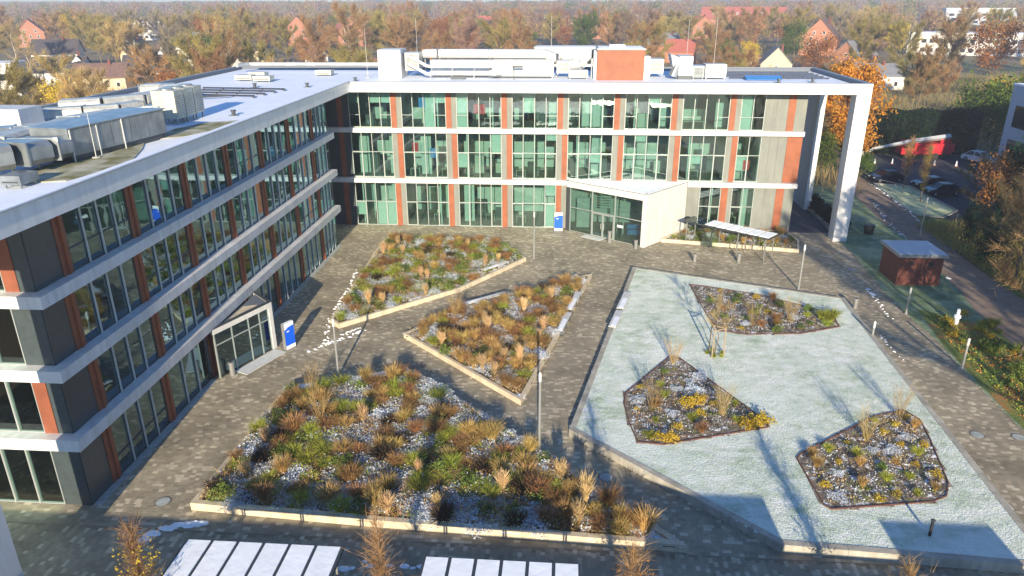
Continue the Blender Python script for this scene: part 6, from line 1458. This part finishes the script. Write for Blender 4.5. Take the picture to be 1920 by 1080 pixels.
# filling trees; they keep out of the courtyard side and off the houses
rs = random.Random(21); pts = []; tries = 0
def clear(x, y, r):
    for (a, c, w_) in HOUSES:
        dx, dy = x - a, y - c
        if abs(dx) < w_ / 2 + 2.5 and -4 < dy < 18: return False
        # leave a gap in front of the house so that it shows between the trees
        t = ((a - CAM.x) * (x - CAM.x) + (c - CAM.y) * (y - CAM.y)) / ((a - CAM.x) ** 2 + (c - CAM.y) ** 2)
        if .72 < t < 1:
            px_, py_ = CAM.x + (a - CAM.x) * t, CAM.y + (c - CAM.y) * t
            if math.hypot(x - px_, y - py_) < w_ * .5 * t + 1.6 and rs.random() < .55: return False
    return all((x - a) ** 2 + (y - b_) ** 2 > r * r for a, b_ in pts)
def side_name(x, y):
    u_ = (x - CAM.x) / (y - CAM.y + 1e-6)
    return 'far left' if u_ < -.5 else 'left' if u_ < -.25 else 'left of centre' if u_ < -.05 else 'centre' if u_ < .15 else 'right of centre' if u_ < .35 else 'right' if u_ < .55 else 'far right'
cntt = 0
while cntt < 285 and tries < 40000:
    tries += 1; y = 26 + 420 * rs.random() ** 1.25; w_ = (y + 75) * .74; x = 22 - .06 * (y + 75) + rs.uniform(-w_, w_)
    if y < 50 and -22 < x < 52: continue
    if 50 <= x < 110 and y < 60: continue
    if -30 < x and y < 30 and x < 56: continue
    near = y < 120
    if not clear(x, y, 4.6 if near else 6.4): continue
    pts.append((x, y)); cntt += 1; zn = side_name(x, y)
    if zn in ('far left', 'left'): kinds = dict(olive=4, russet=3.2, grey=1, birch=1.0, green=1.0, straw=2, golden=.4, brownleaf=.6)
    elif zn in ('left of centre', 'centre'): kinds = dict(russet=6, mauve=1.5, olive=2, brownleaf=1.6, green=.6, grey=.5, golden=.3)
    else: kinds = dict(russet=3.4, olive=3.4, mauve=1, golden=.9, green=1.1, grey=.6, straw=1, brownleaf=.8)
    k_ = pick(kinds); lim = ((13.0 if zn in ('far left', 'left') else 10.6) if near else 16.5) / 13
    s_ = lim * rs.uniform(.72, 1.0)
    l_ = dict(birch='pale stemmed birch', golden='golden leaved tree', brownleaf='brown leaved tree', green='green leafy tree').get(k_, f'bare tree with {k_} crown')
    put(k_, x, y, s_, f'{l_} among the houses, {zn}, {"near the office" if near else "middle distance" if y < 260 else "towards the horizon"}', f'{l_}s among the houses behind the office')
for lst in VAR.values():
    for v in lst:
        if v.name not in used:
            for ch in list(v.children): bpy.data.objects.remove(ch)
            bpy.data.objects.remove(v)
# brush along the foot of the building backs
def brush(x0, x1, y0, y1, n, seed, m, label, h=2.2):
    rs = np.random.RandomState(seed); P = np.stack([rs.uniform(x0, x1, n), rs.uniform(y0, y1, n), np.zeros(n)], 1)
    D = norm(rs.normal(size=(n, 3)) * .35 + np.array([0, 0, 1])); V, F = tri_blades(rs, P, D, h * (.4 + .8 * rs.rand(n)), np.full(n, .07))
    tag(link('undergrowth', npmesh('undergrowth', V, F, M[m])), label, 'undergrowth', kind='stuff')
brush(-190, -22, 20, 160, 42000, 1, 'twig_russet', 'brown undergrowth among the trees left of the office', 3.0)
brush(-22, 60, 18, 160, 32000, 2, 'twig_straw', 'pale brown undergrowth behind the back wing', 2.6)
brush(52, 190, 50, 170, 36000, 3, 'twig_olive', 'olive undergrowth behind the car park', 2.6)
brush(60, 84, -30, 4, 14000, 4, 'twig_olive', 'tangled undergrowth on the wooded ground at the right', 1.8)
# far woodland that reads as one mass
def woodland():
    rs = np.random.RandomState(8); n = 2300; y = 330 + 1500 * rs.rand(n) ** 1.4; x = 22 - .06 * y + (rs.rand(n) * 2 - 1) * (y + 75) * .8
    keep = np.ones(n, bool)
    for (a, c, w_) in HOUSES:
        t = y / max(1, c); keep &= ~((np.abs(x - (CAM.x + (a - CAM.x) * (y + 75) / (c + 75))) < w_ * .55) & (y < c + 12) & (y > c * .78))
    x, y = x[keep], y[keep]; n = len(x); k = 150; h = np.where(y > 650, 17 + 6 * rs.rand(n), 9 + 7 * rs.rand(n)); cr = 3.6 + 2.8 * rs.rand(n) + (y > 650) * 2
    mi = rs.choice(6, n, p=[.30, .2, .17, .12, .11, .10])
    d = norm(rs.normal(size=(n, k, 3))); r = rs.rand(n, k) ** .45
    P = d * r[..., None] * np.stack([cr, cr, h * .40], 1)[:, None]; P[..., 2] += (h * .60)[:, None]; P[..., 0] += x[:, None]; P[..., 1] += y[:, None]
    sz = np.repeat(.55 + y / 900, k); a = norm(rs.normal(size=(n * k, 3)) + np.array([0, 0, .8])); b_ = norm(np.cross(a, rs.normal(size=(n * k, 3))))
    P = P.reshape(-1, 3); V = np.stack([P - a * sz[:, None], P + b_ * sz[:, None] * .32, P + a * sz[:, None], P - b_ * sz[:, None] * .32], 1).reshape(-1, 3)
    F = np.arange(n * k * 4).reshape(-1, 4)
    o = link('far_woodland', npmesh('far_woodland', V, F, [M['twig_russet'], M['twig_mauve'], M['twig_olive'], M['twig_grey'], M['brown_leaf'], M['green_leaf']], np.repeat(mi, k)))
    tag(o, 'distant woodland reaching the horizon in brown and mauve', 'woodland', kind='stuff')
woodland()
me_v = []; me_f = []
for i in range(61):
    x = -2300 + 77 * i; hgt = 15 + 3 * math.sin(i * .9) + 5 * math.sin(i * 2.3 + 1); me_v += [(x, 2050, -1), (x, 2300, hgt), (x, 2900, hgt * .9)]
for i in range(60): a = i * 3; me_f += [(a, a + 3, a + 4, a + 1), (a + 1, a + 4, a + 5, a + 2)]
me = bpy.data.meshes.new('hills'); me.from_pydata(me_v, [], me_f); me.materials.append(mat('wooded_hills', (.16, .12, .09), .95, noise=.3, nscale=.02)); tag(link('hills', me), 'low wooded hills on the horizon', kind='structure')
HAZE = .0006
if HAZE:
    b = MB(); b.box(-1500, 1500, -320, 1950, -1.5, 24.5)
    hm = bpy.data.materials.new('haze_air'); hm.use_nodes = True; t = hm.node_tree; t.nodes.clear()
    o = t.nodes.new('ShaderNodeOutputMaterial'); v = t.nodes.new('ShaderNodeVolumePrincipled'); v.inputs['Density'].default_value = HAZE; v.inputs['Color'].default_value = (.86, .86, .92, 1)
    v.inputs['Anisotropy'].default_value = .2
    t.links.new(v.outputs[0], o.inputs['Volume']); hz = b.obj('haze', hm); tag(hz, 'thin pale haze over the whole place', 'haze', kind='stuff')
